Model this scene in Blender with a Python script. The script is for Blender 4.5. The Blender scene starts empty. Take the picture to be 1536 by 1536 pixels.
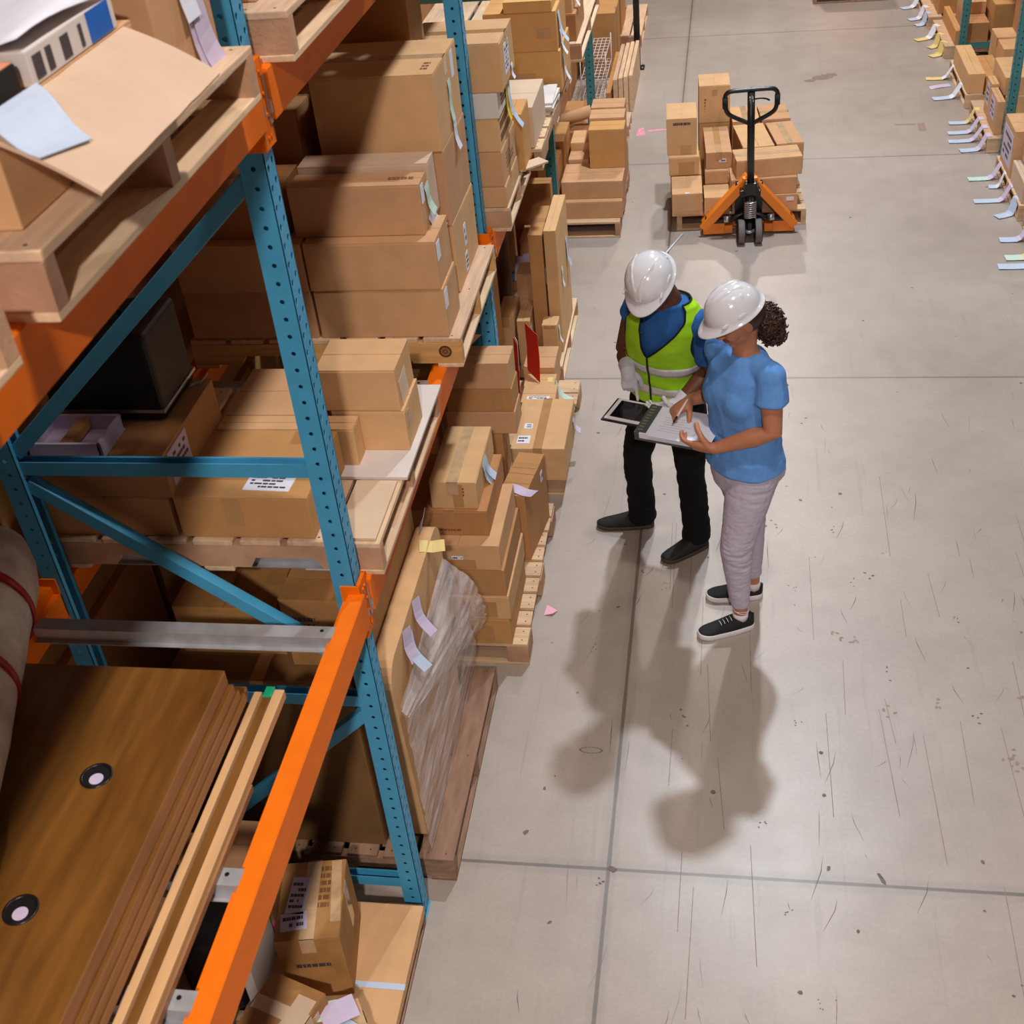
import bpy, bmesh, math, random
from mathutils import Vector as V, Matrix as MX, noise as NZ

SC = bpy.context.scene
COL = SC.collection
RND = random.Random(11)
PI = math.pi

# ------------------------------------------------------------------ materials
def srgb(r, g, b):
    f = lambda c: (c/255/12.92) if c/255 <= .04045 else ((c/255+.055)/1.055)**2.4
    return (f(r), f(g), f(b), 1)

MATS = {}
def new_mat(name):
    m = bpy.data.materials.new(name); m.use_nodes = True
    MATS[name] = m
    nt = m.node_tree
    return m, nt, nt.nodes['Principled BSDF']

def N(nt, typ, **kw):
    n = nt.nodes.new(typ)
    for k, v in kw.items():
        if k.startswith('_'): n.inputs[k[1:].replace('_', ' ')].default_value = v
        else: setattr(n, k, v)
    return n

def plain(name, col, rough=.6, metal=0, spec=.5, var=.06, scale=30, bump=0, bscale=80, randv=0.0, coat=0, stretch=(1, 1, 1), detail=4, trans=0):
    """principled material with a soft procedural mottling of its colour"""
    m, nt, p = new_mat(name)
    tc = N(nt, 'ShaderNodeTexCoord'); mp = N(nt, 'ShaderNodeMapping'); mp.inputs['Scale'].default_value = stretch
    nt.links.new(tc.outputs['Object'], mp.inputs['Vector'])
    nz = N(nt, 'ShaderNodeTexNoise'); nz.inputs['Scale'].default_value = scale; nz.inputs['Detail'].default_value = detail
    nt.links.new(mp.outputs['Vector'], nz.inputs['Vector'])
    mr = N(nt, 'ShaderNodeMapRange'); mr.inputs['From Min'].default_value = .3; mr.inputs['From Max'].default_value = .7
    mr.inputs['To Min'].default_value = 1-var; mr.inputs['To Max'].default_value = 1+var
    nt.links.new(nz.outputs['Fac'], mr.inputs['Value'])
    hs = N(nt, 'ShaderNodeHueSaturation'); hs.inputs['Color'].default_value = col
    if randv:
        oi = N(nt, 'ShaderNodeObjectInfo'); r2 = N(nt, 'ShaderNodeMapRange')
        r2.inputs['To Min'].default_value = 1-randv; r2.inputs['To Max'].default_value = 1+randv
        nt.links.new(oi.outputs['Random'], r2.inputs['Value'])
        mu = N(nt, 'ShaderNodeMath', operation='MULTIPLY')
        nt.links.new(mr.outputs[0], mu.inputs[0]); nt.links.new(r2.outputs[0], mu.inputs[1])
        nt.links.new(mu.outputs[0], hs.inputs['Value'])
        r3 = N(nt, 'ShaderNodeMapRange'); r3.inputs['To Min'].default_value = .493; r3.inputs['To Max'].default_value = .507
        nt.links.new(oi.outputs['Random'], r3.inputs['Value']); nt.links.new(r3.outputs[0], hs.inputs['Hue'])
    else:
        nt.links.new(mr.outputs[0], hs.inputs['Value'])
    nt.links.new(hs.outputs['Color'], p.inputs['Base Color'])
    p.inputs['Roughness'].default_value = rough; p.inputs['Metallic'].default_value = metal
    p.inputs['Specular IOR Level'].default_value = spec
    if coat: p.inputs['Coat Weight'].default_value = coat
    if trans: p.inputs['Transmission Weight'].default_value = trans
    if bump:
        nb = N(nt, 'ShaderNodeTexNoise'); nb.inputs['Scale'].default_value = bscale; nb.inputs['Detail'].default_value = 5
        nt.links.new(mp.outputs['Vector'], nb.inputs['Vector'])
        bp = N(nt, 'ShaderNodeBump'); bp.inputs['Strength'].default_value = bump; bp.inputs['Distance'].default_value = .01
        nt.links.new(nb.outputs['Fac'], bp.inputs['Height']); nt.links.new(bp.outputs['Normal'], p.inputs['Normal'])
    return m

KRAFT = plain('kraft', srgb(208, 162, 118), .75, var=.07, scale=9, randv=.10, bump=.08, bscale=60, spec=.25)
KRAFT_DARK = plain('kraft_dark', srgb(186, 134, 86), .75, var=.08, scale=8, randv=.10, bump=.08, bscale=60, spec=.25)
KRAFT_OLD = plain('kraft_old', srgb(168, 120, 72), .7, var=.16, scale=11, randv=.05, bump=.2, bscale=30, spec=.3)
KRAFT_PALE = plain('kraft_pale', srgb(214, 186, 158), .75, var=.05, scale=9, randv=.05, spec=.25)
KRAFT_ORANGE = plain('kraft_orange', srgb(206, 152, 94), .75, var=.06, scale=9, randv=.05, spec=.25)
KRAFT_SHADED = plain('kraft_shaded', srgb(122, 86, 54), .6, var=.12, scale=8, randv=.05, bump=.1, spec=.3)  # kraft darkened so the colour carries the shade on the wrapped core
WHITECARD = plain('white_card', srgb(216, 206, 200), .7, var=.04, scale=9)
TAPE = plain('packing_tape', srgb(186, 140, 92), .22, var=.08, scale=14, coat=.3, spec=.6)
TAPE_CLEAR = plain('clear_tape', srgb(205, 170, 130), .15, var=.15, scale=20, coat=.6, spec=.7)
TAPE_WHITE = plain('white_tape', srgb(226, 226, 230), .35, var=.05)
PAPER = plain('paper', srgb(226, 228, 240), .6, var=.03, scale=20)
PAPER_LILAC = plain('paper_lilac', srgb(205, 190, 216), .6, var=.05, scale=20)
PAPER_BLUE = plain('paper_blue', srgb(190, 204, 226), .6, var=.05, scale=20)
PAPER_GREEN = plain('paper_green', srgb(196, 222, 208), .6, var=.05, scale=20)
PAPER_YELLOW = plain('paper_yellow', srgb(236, 210, 60), .6, var=.05, scale=20)
PAPER_CREAM = plain('paper_cream', srgb(228, 204, 130), .6, var=.05, scale=20)
INK = plain('ink', srgb(70, 62, 66), .6, var=.1)
PRINT = plain('carton_print', srgb(120, 78, 46), .75, var=.1)
WOOD = plain('pallet_wood', srgb(206, 172, 138), .7, var=.16, scale=5, randv=.12, stretch=(1, 9, 9), bump=.15, bscale=20, spec=.25)
WOOD_Y = plain('pallet_wood_y', srgb(214, 182, 150), .7, var=.15, scale=5, randv=.12, stretch=(9, 1, 9), bump=.15, bscale=20, spec=.25)
WOOD_OLD = plain('pallet_wood_old', srgb(150, 118, 96), .75, var=.22, scale=5, randv=.14, stretch=(5, 1.2, 9), bump=.25, bscale=20, spec=.2)
WOOD_RED = plain('pallet_block', srgb(190, 148, 118), .75, var=.18, scale=8, randv=.1, bump=.2, spec=.2)
BLUE = plain('rack_blue', srgb(70, 158, 200), .45, var=.06, scale=18, spec=.35, bump=.03)
TEAL = plain('rack_teal', srgb(66, 128, 132), .45, var=.08, scale=18, spec=.45, bump=.03)
ORANGE = plain('rack_orange', srgb(244, 118, 14), .5, var=.05, scale=14, spec=.2, bump=.03)
GALV = plain('galvanised', srgb(190, 192, 196), .42, metal=.55, var=.12, scale=22, spec=.5)
STEEL = plain('steel', srgb(190, 190, 194), .3, metal=.9, var=.1)
BLACKP = plain('black_paint', srgb(22, 22, 24), .32, var=.15, spec=.5)
BLACKR = plain('black_rubber', srgb(24, 23, 25), .75, var=.2)
GREYR = plain('grey_tread', srgb(112, 102, 100), .7, var=.1)
JACKOR = plain('jack_orange', srgb(244, 132, 30), .35, var=.04, spec=.5)
WALNUT = plain('walnut', srgb(118, 76, 30), .32, var=.28, scale=4, stretch=(7, .8, 7), detail=8, spec=.5)
WALNUT_EDGE = plain('walnut_edge', srgb(152, 106, 66), .5, var=.2, scale=6, stretch=(6, .8, 6))
STICKM = plain('stick_wood', srgb(212, 166, 116), .55, var=.1, scale=6, stretch=(6, .6, 6))
REDTAPE = plain('red_tape', srgb(190, 36, 40), .35, var=.06)
REDCARD = plain('red_card', srgb(206, 44, 30), .5, var=.06)
FOAM = plain('foam_wrap', srgb(222, 202, 188), .6, var=.2, scale=16, bump=.4, bscale=30)
GREENP = plain('green_plastic', srgb(16, 160, 110), .4, var=.05)
BLUEINK = plain('blue_print', srgb(20, 98, 190), .5, var=.12)
ORANGEINK = plain('orange_print', srgb(240, 160, 124), .5, var=.06)
MAGENTA = plain('magenta_print', srgb(170, 20, 100), .5, var=.06)
BLACKBAG = plain('black_case', srgb(16, 15, 16), .5, var=.2)
BRICKRED = plain('red_cloth', srgb(196, 74, 54), .7, var=.1)

# ------------------------------------------------------------------ objects
def tag(o, label=None, cat=None, group=None, kind=None):
    if label: o['label'] = label
    if cat: o['category'] = cat
    if group: o['group'] = group
    if kind: o['kind'] = kind
    return o

def empty(name, loc=(0, 0, 0), rz=0, label=None, cat=None, group=None):
    o = bpy.data.objects.new(name, None); COL.objects.link(o)
    o.location = loc; o.rotation_euler = (0, 0, rz); o.empty_display_size = .05
    return tag(o, label, cat, group)

class MB:
    """collects pieces of geometry, then links them as one mesh object"""
    def __init__(s): s.bm = bmesh.new(); s.mats = []
    def mi(s, m):
        if m not in s.mats: s.mats.append(m)
        return s.mats.index(m)
    def box(s, x0, x1, y0, y1, z0, z1, m, bev=0, seg=2, M=None):
        vs = [s.bm.verts.new((x, y, z)) for x in (x0, x1) for y in (y0, y1) for z in (z0, z1)]
        q = [(0, 1, 3, 2), (4, 6, 7, 5), (0, 4, 5, 1), (2, 3, 7, 6), (0, 2, 6, 4), (1, 5, 7, 3)]
        k = s.mi(m); fs = []
        for f in q:
            fc = s.bm.faces.new([vs[i] for i in f]); fc.material_index = k; fs.append(fc)
        if bev:
            es = list({e for f in fs for e in f.edges})
            r = bmesh.ops.bevel(s.bm, geom=es, offset=bev, segments=seg, affect='EDGES', profile=.6)
            vs = list({v for f in r['faces'] for v in f.verts} | {v for v in vs if v.is_valid})
            for f in r['faces']: f.material_index = k
        if M is not None: bmesh.ops.transform(s.bm, matrix=M, verts=[v for v in vs if v.is_valid])
        return vs
    def poly(s, pts, m):
        f = s.bm.faces.new([s.bm.verts.new(p) for p in pts]); f.material_index = s.mi(m); return f
    def prism(s, prof, a, b, m, axis='y'):
        """closed profile [(u,w)] extruded along an axis from a to b"""
        def P(u, w, t): return {'y': (u, t, w), 'x': (t, u, w), 'z': (u, w, t)}[axis]
        A = [s.bm.verts.new(P(u, w, a)) for u, w in prof]; B = [s.bm.verts.new(P(u, w, b)) for u, w in prof]
        k = s.mi(m); n = len(prof)
        for i in range(n):
            f = s.bm.faces.new((A[i], A[(i+1) % n], B[(i+1) % n], B[i])); f.material_index = k
        for f in (s.bm.faces.new(A[::-1]), s.bm.faces.new(B)): f.material_index = k
        return A+B
    def tube(s, pts, r, m, n=10, cap=True, radii=None, flat=1.0):
        pts = [V(p) for p in pts]; k = s.mi(m); rings = []
        up = None
        for i, p in enumerate(pts):
            d = (pts[min(i+1, len(pts)-1)]-pts[max(i-1, 0)]).normalized()
            if up is None:
                up = V((0, 0, 1)) if abs(d.z) < .9 else V((0, 1, 0))
            a = d.cross(up).normalized(); up = a.cross(d).normalized()
            rr = radii[i] if radii else r
            rings.append([s.bm.verts.new(p+(a*math.cos(t)+up*math.sin(t)*flat)*rr) for t in [2*PI*j/n for j in range(n)]])
        for A, B in zip(rings, rings[1:]):
            for j in range(n):
                f = s.bm.faces.new((A[j], A[(j+1) % n], B[(j+1) % n], B[j])); f.material_index = k; f.smooth = True
        if cap:
            for A in (rings[0][::-1], rings[-1]):
                f = s.bm.faces.new(A); f.material_index = k
        return rings
    def cyl(s, c, ax, r, h, m, n=24, r2=None):
        c = V(c); ax = V(ax).normalized()
        return s.tube([c-ax*h/2, c+ax*h/2], r, m, n, radii=[r, r2 if r2 is not None else r])
    def grid(s, rows, m, closeu=False, smooth=True):
        k = s.mi(m); vr = [[s.bm.verts.new(p) for p in r] for r in rows]
        for A, B in zip(vr, vr[1:]):
            n = len(A)
            for j in range(n if closeu else n-1):
                f = s.bm.faces.new((A[j], A[(j+1) % n], B[(j+1) % n], B[j])); f.material_index = k; f.smooth = smooth
        return vr
    def build(s, name, parent=None, loc=None, label=None, cat=None, group=None, kind=None, fix=True):
        if fix: bmesh.ops.recalc_face_normals(s.bm, faces=s.bm.faces)
        me = bpy.data.meshes.new(name); s.bm.to_mesh(me); s.bm.free()
        for m in s.mats: me.materials.append(m)
        o = bpy.data.objects.new(name, me); COL.objects.link(o)
        if parent is not None: o.parent = parent
        if loc is not None: o.location = loc
        return tag(o, label, cat, group, kind)

def solid(o, t, off=0):
    md = o.modifiers.new('thickness', 'SOLIDIFY'); md.thickness = t; md.offset = off
    return o

def copy_tree(o, parent=None):
    c = o.copy(); COL.objects.link(c)
    if parent is not None: c.parent = parent
    for ch in o.children: copy_tree(ch, c)
    return c

def paper_strip(mb, pts, wdir, w, m, t=.0012):
    """a bent strip of paper with thickness: centre line pts, width w along wdir"""
    pts = [V(p) for p in pts]; wd = V(wdir).normalized()*w/2
    top, bot = [], []
    for i, p in enumerate(pts):
        d = (pts[min(i+1, len(pts)-1)]-pts[max(i-1, 0)]).normalized()
        nrm = d.cross(wd).normalized()*t/2
        top.append((p-wd+nrm, p+wd+nrm)); bot.append((p-wd-nrm, p+wd-nrm))
    k = mb.mi(m); bm = mb.bm
    T = [[bm.verts.new(q) for q in r] for r in top]; B = [[bm.verts.new(q) for q in r] for r in bot]
    def F(*v):
        f = bm.faces.new(v); f.material_index = k
    for i in range(len(pts)-1):
        F(T[i][0], T[i][1], T[i+1][1], T[i+1][0]); F(B[i][0], B[i+1][0], B[i+1][1], B[i][1])
        F(T[i][0], T[i+1][0], B[i+1][0], B[i][0]); F(T[i][1], B[i][1], B[i+1][1], T[i+1][1])
    F(T[0][0], B[0][0], B[0][1], T[0][1]); F(T[-1][0], T[-1][1], B[-1][1], B[-1][0])

# ------------------------------------------------------------------ cartons
def face_frame(face, sx, sy, h):
    """origin, u, v, normal of a carton face in local coords (base centre at the origin)"""
    return {'top': (V((0, 0, h)), V((1, 0, 0)), V((0, 1, 0)), V((0, 0, 1))),
            'front': (V((0, -sy/2, h/2)), V((1, 0, 0)), V((0, 0, 1)), V((0, -1, 0))),
            'back': (V((0, sy/2, h/2)), V((-1, 0, 0)), V((0, 0, 1)), V((0, 1, 0))),
            'right': (V((sx/2, 0, h/2)), V((0, 1, 0)), V((0, 0, 1)), V((1, 0, 0))),
            'left': (V((-sx/2, 0, h/2)), V((0, -1, 0)), V((0, 0, 1)), V((-1, 0, 0)))}[face]

def patch(mb, fr, u, v, w, h, m, t=.0012, rot=0, lift=0):
    o, U, W, n = fr
    c, s_ = math.cos(rot), math.sin(rot)
    A = U*c+W*s_; B = W*c-U*s_
    ctr = o+U*u+W*v+n*lift
    M = MX((A, B, n)).transposed().to_4x4(); M.translation = ctr
    mb.box(-w/2, w/2, -h/2, h/2, 0, t, m, M=M)

def carton(label, b, m=None, tape=None, tapem=None, seam=None, labels=(), tags=(), prints=(), rz=0, group=None, name='cardboard_box', taper=0, lid=True, cat='box', jit=.004, sag=0):
    """b = (x0,x1,y0,y1,z0,z1). tape/seam run along 'x' or 'y' of the top."""
    x0, x1, y0, y1, z0, z1 = b
    m = m or KRAFT
    sx, sy, h = x1-x0, y1-y0, z1-z0
    loc = ((x0+x1)/2, (y0+y1)/2, z0)
    seam = seam or tape or ('x' if sx > sy else 'y')
    mb = MB()
    kids = bool(tape or labels or tags)
    ft = .004
    hb = h-ft
    vs = mb.box(-sx/2, sx/2, -sy/2, sy/2, 0, hb, m, bev=min(.004, h/6))
    for v in vs:
        if v.is_valid:
            k = 1-taper*(v.co.z/h)
            v.co.x *= k; v.co.y *= k
    for v in vs:   # slight irregularity
        if v.is_valid and v.co.z > .3*h:
            q = (round(v.co.x/sx*2)*7.1+loc[0]*13, round(v.co.y/sy*2)*3.3+loc[1]*17, z0*5)
            nn = NZ.noise_vector(V(q))
            v.co.x += nn.x*jit; v.co.y += nn.y*jit
    e = .001
    g = .0018
    if lid:
        tx, ty = sx/2*(1-taper)-e, sy/2*(1-taper)-e
        if seam == 'x':
            mb.box(-tx, tx, -ty, -g, hb-.0005, h, m); mb.box(-tx, tx, g, ty, hb-.0005, h, m)
        else:
            mb.box(-tx, -g, -ty, ty, hb-.0005, h, m); mb.box(g, tx, -ty, ty, hb-.0005, h, m)
    for pr in prints:       # ink printed on the board: (face,u,v,w,h[,rows])
        fr = face_frame(pr[0], sx, sy, h); rows = pr[5] if len(pr) > 5 else 1
        mm = pr[6] if len(pr) > 6 else PRINT
        rr = random.Random(int(abs(loc[0]*991+loc[1]*77+pr[1]*31)*10))
        for r in range(rows):
            vv = pr[2]+pr[4]/2-(r+.5)*pr[4]/rows; u = pr[1]-pr[3]/2
            while u < pr[1]+pr[3]/2-.004:
                w = min(rr.uniform(.008, .03), pr[1]+pr[3]/2-u)
                patch(mb, fr, u+w/2, vv, w*.82, pr[4]/rows*.62, mm, t=.0006, lift=-.0001); u += w
    if not kids:
        o = mb.build(name, None, loc, label, cat, group); o.rotation_euler.z = rz
        return o
    root = empty(name, loc, rz, label, cat, group)
    mb.build('carton', root)
    if tape:
        tm = tapem or TAPE
        tw = .05; t = .0012
        tb = MB(); dn = min(.07, h*.45)
        if tape == 'x':
            tb.box(-sx/2-t, sx/2+t, -tw/2, tw/2, h-.0003, h+t, tm)
            for sg in (-1, 1): tb.box(sg*sx/2-t*1.6, sg*sx/2+t*1.6, -tw/2, tw/2, h-dn, h+t, tm)
        else:
            tb.box(-tw/2, tw/2, -sy/2-t, sy/2+t, h-.0003, h+t, tm)
            for sg in (-1, 1): tb.box(-tw/2, tw/2, sg*sy/2-t*1.6, sg*sy/2+t*1.6, h-dn, h+t, tm)
        tb.build('tape', root)
    for L in labels:        # (face,u,v,w,h,material,rows[,rot])
        fr = face_frame(L[0], sx, sy, h); lb = MB(); rot = L[7] if len(L) > 7 else 0
        patch(lb, fr, L[1], L[2], L[3], L[4], L[5], t=.0018, rot=rot)
        rr = random.Random(int(abs(loc[0]*611+loc[1]*97+L[1]*301)*10))
        o_, U, W, n_ = fr
        c, s_ = math.cos(rot), math.sin(rot)
        fr2 = (o_+U*L[1]+W*L[2], U*c+W*s_, W*c-U*s_, n_)
        for r in range(L[6]):
            vv = L[4]*.38-(r+.5)*L[4]*.76/L[6]; u = -L[3]*.42
            while u < L[3]*.42:
                w = rr.uniform(.06, .22)*L[3]
                if u+w > L[3]*.42: break
                if rr.random() < .8: patch(lb, fr2, u+w/2, vv, w*.85, L[4]*.4/L[6], INK, t=.0005, lift=.0017)
                u += w
        lb.build('tape_patch' if L[5] in (TAPE, TAPE_CLEAR, TAPE_WHITE) else 'label', root)
    for T in tags:          # (face,u,v,w,len,material,bend) paper hanging from a face, free end standing off
        fr = face_frame(T[0], sx, sy, h); o_, U, W, n_ = fr
        P0 = o_+U*T[1]+W*T[2]+n_*.002
        tb = MB(); pts = []
        tw = T[7] if len(T) > 7 else 0
        D = (-W*math.cos(tw)+U*math.sin(tw))
        for i in range(7):
            f = i/6
            pts.append(P0+D*T[4]*f*(1-.2*T[6]*f)+n_*(T[4]*T[6]*f*f*.8+.003*math.sin(f*7)))
        paper_strip(tb, pts, D.cross(n_), T[3], T[5])
        tb.build('paper_tag', root)
    return root
# ------------------------------------------------------------------ camera
CAM_Z = 4.0
cd = bpy.data.cameras.new('camera'); cam = bpy.data.objects.new('camera', cd); COL.objects.link(cam)
yaw, pit, rol = 0.20724884, 0.93811516, -0.10954623
cam.matrix_world = MX.Translation((0, 0, CAM_Z)) @ MX.Rotation(yaw, 4, 'Z') @ MX.Rotation(pit, 4, 'X') @ MX.Rotation(rol, 4, 'Z')
cd.sensor_width = 36; cd.sensor_height = 36; cd.sensor_fit = 'HORIZONTAL'; cd.lens = 36*1859.97/1536
cd.clip_start = .1; cd.clip_end = 200
cd.dof.use_dof = True; cd.dof.focus_distance = 6.2; cd.dof.aperture_fstop = 7.5
SC.camera = cam
SC.view_settings.view_transform = 'Standard'; SC.view_settings.look = 'None'
SC.view_settings.exposure = 0; SC.view_settings.gamma = 1

# ------------------------------------------------------------------ light
def lamp(name, loc, power, col, size=.45, spread=160):
    l = bpy.data.lights.new(name, 'AREA'); l.shape = 'DISK'; l.size = size; l.energy = power; l.color = col
    l.spread = math.radians(spread)
    o = bpy.data.objects.new(name, l); COL.objects.link(o); o.location = loc
    return o
WARM = (1, .905, .84); COOL = (.82, .92, 1)
LX, LZ = .40, 6.4
lamp('high_bay_lamp', (LX, -3.0, LZ), 470, WARM, .32)
lamp('high_bay_lamp', (LX, 2.4, LZ), 85, WARM, .32)
lamp('high_bay_lamp', (LX, 8.0, LZ), 250, COOL, .24)
lamp('high_bay_lamp', (LX, 13.4, LZ), 215, WARM, .3)
lamp('high_bay_lamp', (LX, 18.8, LZ), 230, WARM, .4)
lamp('high_bay_lamp', (6.2, 5.4, LZ), 60, WARM, .5)
lamp('high_bay_lamp', (6.2, 13.4, LZ), 60, WARM, .5)
w = bpy.data.worlds.new('warehouse_ambient'); SC.world = w; w.use_nodes = True
w.node_tree.nodes['Background'].inputs['Color'].default_value = (1, .93, .9, 1)
w.node_tree.nodes['Background'].inputs['Strength'].default_value = .022

# ------------------------------------------------------------------ floor
def make_floor():
    m, nt, p = new_mat('concrete_floor')
    L = nt.links
    tc = N(nt, 'ShaderNodeTexCoord')
    geo = tc.outputs['Object']
    def noise(scale, st=(1, 1, 1), detail=5, rough=.6):
        mp = N(nt, 'ShaderNodeMapping'); mp.inputs['Scale'].default_value = st
        L.new(geo, mp.inputs['Vector'])
        n = N(nt, 'ShaderNodeTexNoise'); n.inputs['Scale'].default_value = scale; n.inputs['Detail'].default_value = detail; n.inputs['Roughness'].default_value = rough
        L.new(mp.outputs[0], n.inputs['Vector']); return n.outputs['Fac']
    def rng(x, a, b, c, d):
        r = N(nt, 'ShaderNodeMapRange'); L.new(x, r.inputs['Value'])
        for k, v in zip(('From Min', 'From Max', 'To Min', 'To Max'), (a, b, c, d)): r.inputs[k].default_value = v
        return r.outputs[0]
    def mul(a, b):
        r = N(nt, 'ShaderNodeMath', operation='MULTIPLY'); L.new(a, r.inputs[0])
        if isinstance(b, (int, float)): r.inputs[1].default_value = b
        else: L.new(b, r.inputs[1])
        return r.outputs[0]
    base = N(nt, 'ShaderNodeMixRGB'); base.inputs[1].default_value = srgb(161, 147, 137); base.inputs[2].default_value = srgb(178, 165, 155)
    L.new(rng(noise(.55, detail=4), .35, .65, 0, 1), base.inputs[0])
    v = mul(rng(noise(7), .3, .7, .94, 1.05), rng(noise(60, detail=3), .3, .7, .95, 1.04))
    v = mul(v, rng(noise(3.2, (7, .35, 1), 6), .60, .74, 1, .86))      # scuffs along the aisle
    v = mul(v, rng(noise(2.0, (13, .22, 1), 7, .65), .66, .74, 1, .82))
    v = mul(v, rng(noise(14, (1, 1, 1), 6, .7), .70, .78, 1, .72))      # small dark marks
    v = mul(v, rng(noise(.9, (1.4, .5, 1), 5), .58, .75, 1, .90))
    # saw-cut joints
    sx = N(nt, 'ShaderNodeSeparateXYZ'); L.new(geo, sx.inputs[0])
    wob = noise(5, detail=3)
    def line(out, at, half, dark):
        a = N(nt, 'ShaderNodeMath', operation='SUBTRACT'); L.new(out, a.inputs[0]); a.inputs[1].default_value = at
        b = N(nt, 'ShaderNodeMath', operation='ABSOLUTE'); L.new(a.outputs[0], b.inputs[0])
        c = N(nt, 'ShaderNodeMath', operation='ADD'); L.new(b.outputs[0], c.inputs[0]); L.new(mul(wob, -half*1.1), c.inputs[1])
        return rng(c.outputs[0], half*.2, half*.75, dark, 1)
    for at in (-.411,): v = mul(v, line(sx.outputs[0], at, .0075, .45))
    v = mul(v, line(sx.outputs[0], -.411, .030, .90))
    for at in (3.03, 10.34, 14.0, 17.7): v = mul(v, line(sx.outputs[1], at, .0075, .45))
    v = mul(v, line(sx.outputs[1], 6.755, .009, .6))
    v = mul(v, line(sx.outputs[1], 3.03, .035, .90))
    hs = N(nt, 'ShaderNodeHueSaturation'); L.new(base.outputs[0], hs.inputs['Color']); L.new(v, hs.inputs['Value'])
    L.new(hs.outputs[0], p.inputs['Base Color'])
    L.new(rng(noise(4), .3, .7, .40, .5), p.inputs['Roughness'])
    p.inputs['Specular IOR Level'].default_value = .6
    p.inputs['Coat Weight'].default_value = .55; p.inputs['Coat Roughness'].default_value = .36
    bp = N(nt, 'ShaderNodeBump'); bp.inputs['Strength'].default_value = .12; bp.inputs['Distance'].default_value = .004
    L.new(noise(45, detail=6), bp.inputs['Height']); L.new(bp.outputs[0], p.inputs['Normal'])
    scuff = plain('floor_scuff', srgb(112, 98, 92), .6, var=.3, scale=40)
    stain = plain('floor_stain', srgb(138, 118, 106), .55, var=.25, scale=25)
    pink = plain('pink_marking', srgb(240, 150, 180), .5, var=.2, scale=30)
    rust = plain('rust_stain', srgb(152, 130, 116), .6, var=.2, scale=40)
    mb = MB()
    mb.poly([(-9, -5, 0), (9, -5, 0), (9, 30, 0), (-9, 30, 0)], m)
    r = random.Random(5)
    def blob(cx, cy, a, b, mm, n=9, z=.0006, rot=0):
        pts = []
        for i in range(n):
            t = 2*PI*i/n; q = r.uniform(.6, 1.15)
            x, y = a*q*math.cos(t), b*q*math.sin(t)
            pts.append((cx+x*math.cos(rot)-y*math.sin(rot), cy+x*math.sin(rot)+y*math.cos(rot), z))
        mb.poly(pts, mm)
    for i in range(120):      # tyre scratches along the aisle
        x = r.uniform(-.7, 2.0); y = r.uniform(2.2, 6.4); ln = r.uniform(.04, .30)*r.uniform(.4, 1.1); d = r.uniform(-.03, .05); w_ = r.uniform(.0008, .0022)
        z = .0004+i*1e-6
        mb.poly([(x-w_*.3, y, z), (x+w_*.3, y, z), (x+d+w_, y+ln*.6, z), (x+d*1.3, y+ln, z), (x+d-w_, y+ln*.6, z)], scuff)
    for i in range(70):      # chips and specks
        x = r.uniform(-.9, 2.2); y = 2.2+r.random()**1.4*8; s_ = r.uniform(.004, .014)
        blob(x, y, s_*r.uniform(.5, 1.6), s_, scuff, 6, .0005+i*1e-6, r.random()*3)
    for i in range(26):
        x = r.uniform(-.6, 1.9); y = r.uniform(2.4, 5.6); a = r.uniform(.012, .03)
        for k in range(4): blob(x+r.gauss(0, a*.6), y+r.gauss(0, a), a*.22, a*.3, scuff, 5, .0005+i*1e-6+k*2e-7, r.random()*3)
    for k in range(3): blob(.905+.05*k, 12.44+.03*k, .10-.02*k, .075, stain, 12, .0005+k*1e-5)
    blob(.80, 12.36, .07, .04, stain, 9, .0006)
    blob(.62, 3.06, .010, .03, scuff, 7, .0006, .5)
    for x, y in ((1.42, 4.72), (1.50, 4.74), (1.45, 4.66), (1.55, 4.62), (1.47, 4.58), (.95, 4.0), (1.3, 4.05), (.72, 3.95), (1.45, 3.55), (.62, 4.38), (.55, 4.42), (1.18, 3.72), (1.2, 3.66)):
        for k in range(5): blob(x+r.gauss(0, .02), y+r.gauss(0, .02), .008, .012, rust, 5, .0007+k*1e-6, r.random()*3)
    for k in range(16):      # outline of a dried shoe print
        t0, t1 = 2*PI*k/16, 2*PI*(k+.8)/16
        mb.poly([(-.535+.052*q*math.cos(t)*1.0, 3.64+.018*q*math.sin(t), .0008) for q, t in ((1, t0), (1, t1), (.82, t1), (.82, t0))], scuff)
    for i in range(34):      # long faint drag lines
        x = r.uniform(-.3, 1.6); y = r.uniform(2.2, 5.2); ln = r.uniform(.25, .7); d = r.uniform(-.03, .015); z = .0003+i*1e-6
        mb.poly([(x-.0015, y, z), (x+.0015, y, z), (x+d+.0012, y+ln, z), (x+d-.0012, y+ln, z)], stain)
    blob(-.395, 3.03, .02, .016, scuff, 9, .0009)
    # marker-paint dashes
    mb.poly([(-.80, 11.02, .0008), (-.72, 11.05, .0008), (-.745, 11.24, .0008), (-.79, 11.2, .0008)], pink)
    mb.poly([(-.70, 11.12, .0008), (-.50, 11.16, .0008), (-.50, 11.19, .0008), (-.70, 11.17, .0008)], pink)
    mb.poly([(1.64, 10.9, .0008), (1.70, 10.9, .0008), (1.71, 11.1, .0008), (1.65, 11.1, .0008)], rust)
    mb.poly([(1.46, 11.06, .0008), (1.64, 11.06, .0008), (1.64, 11.09, .0008), (1.46, 11.09, .0008)], rust)
    o = mb.build('floor', fix=False, label='worn grey-beige concrete floor with saw-cut joints', kind='structure')
    for f in o.data.polygons: pass
    return o
make_floor()

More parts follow.
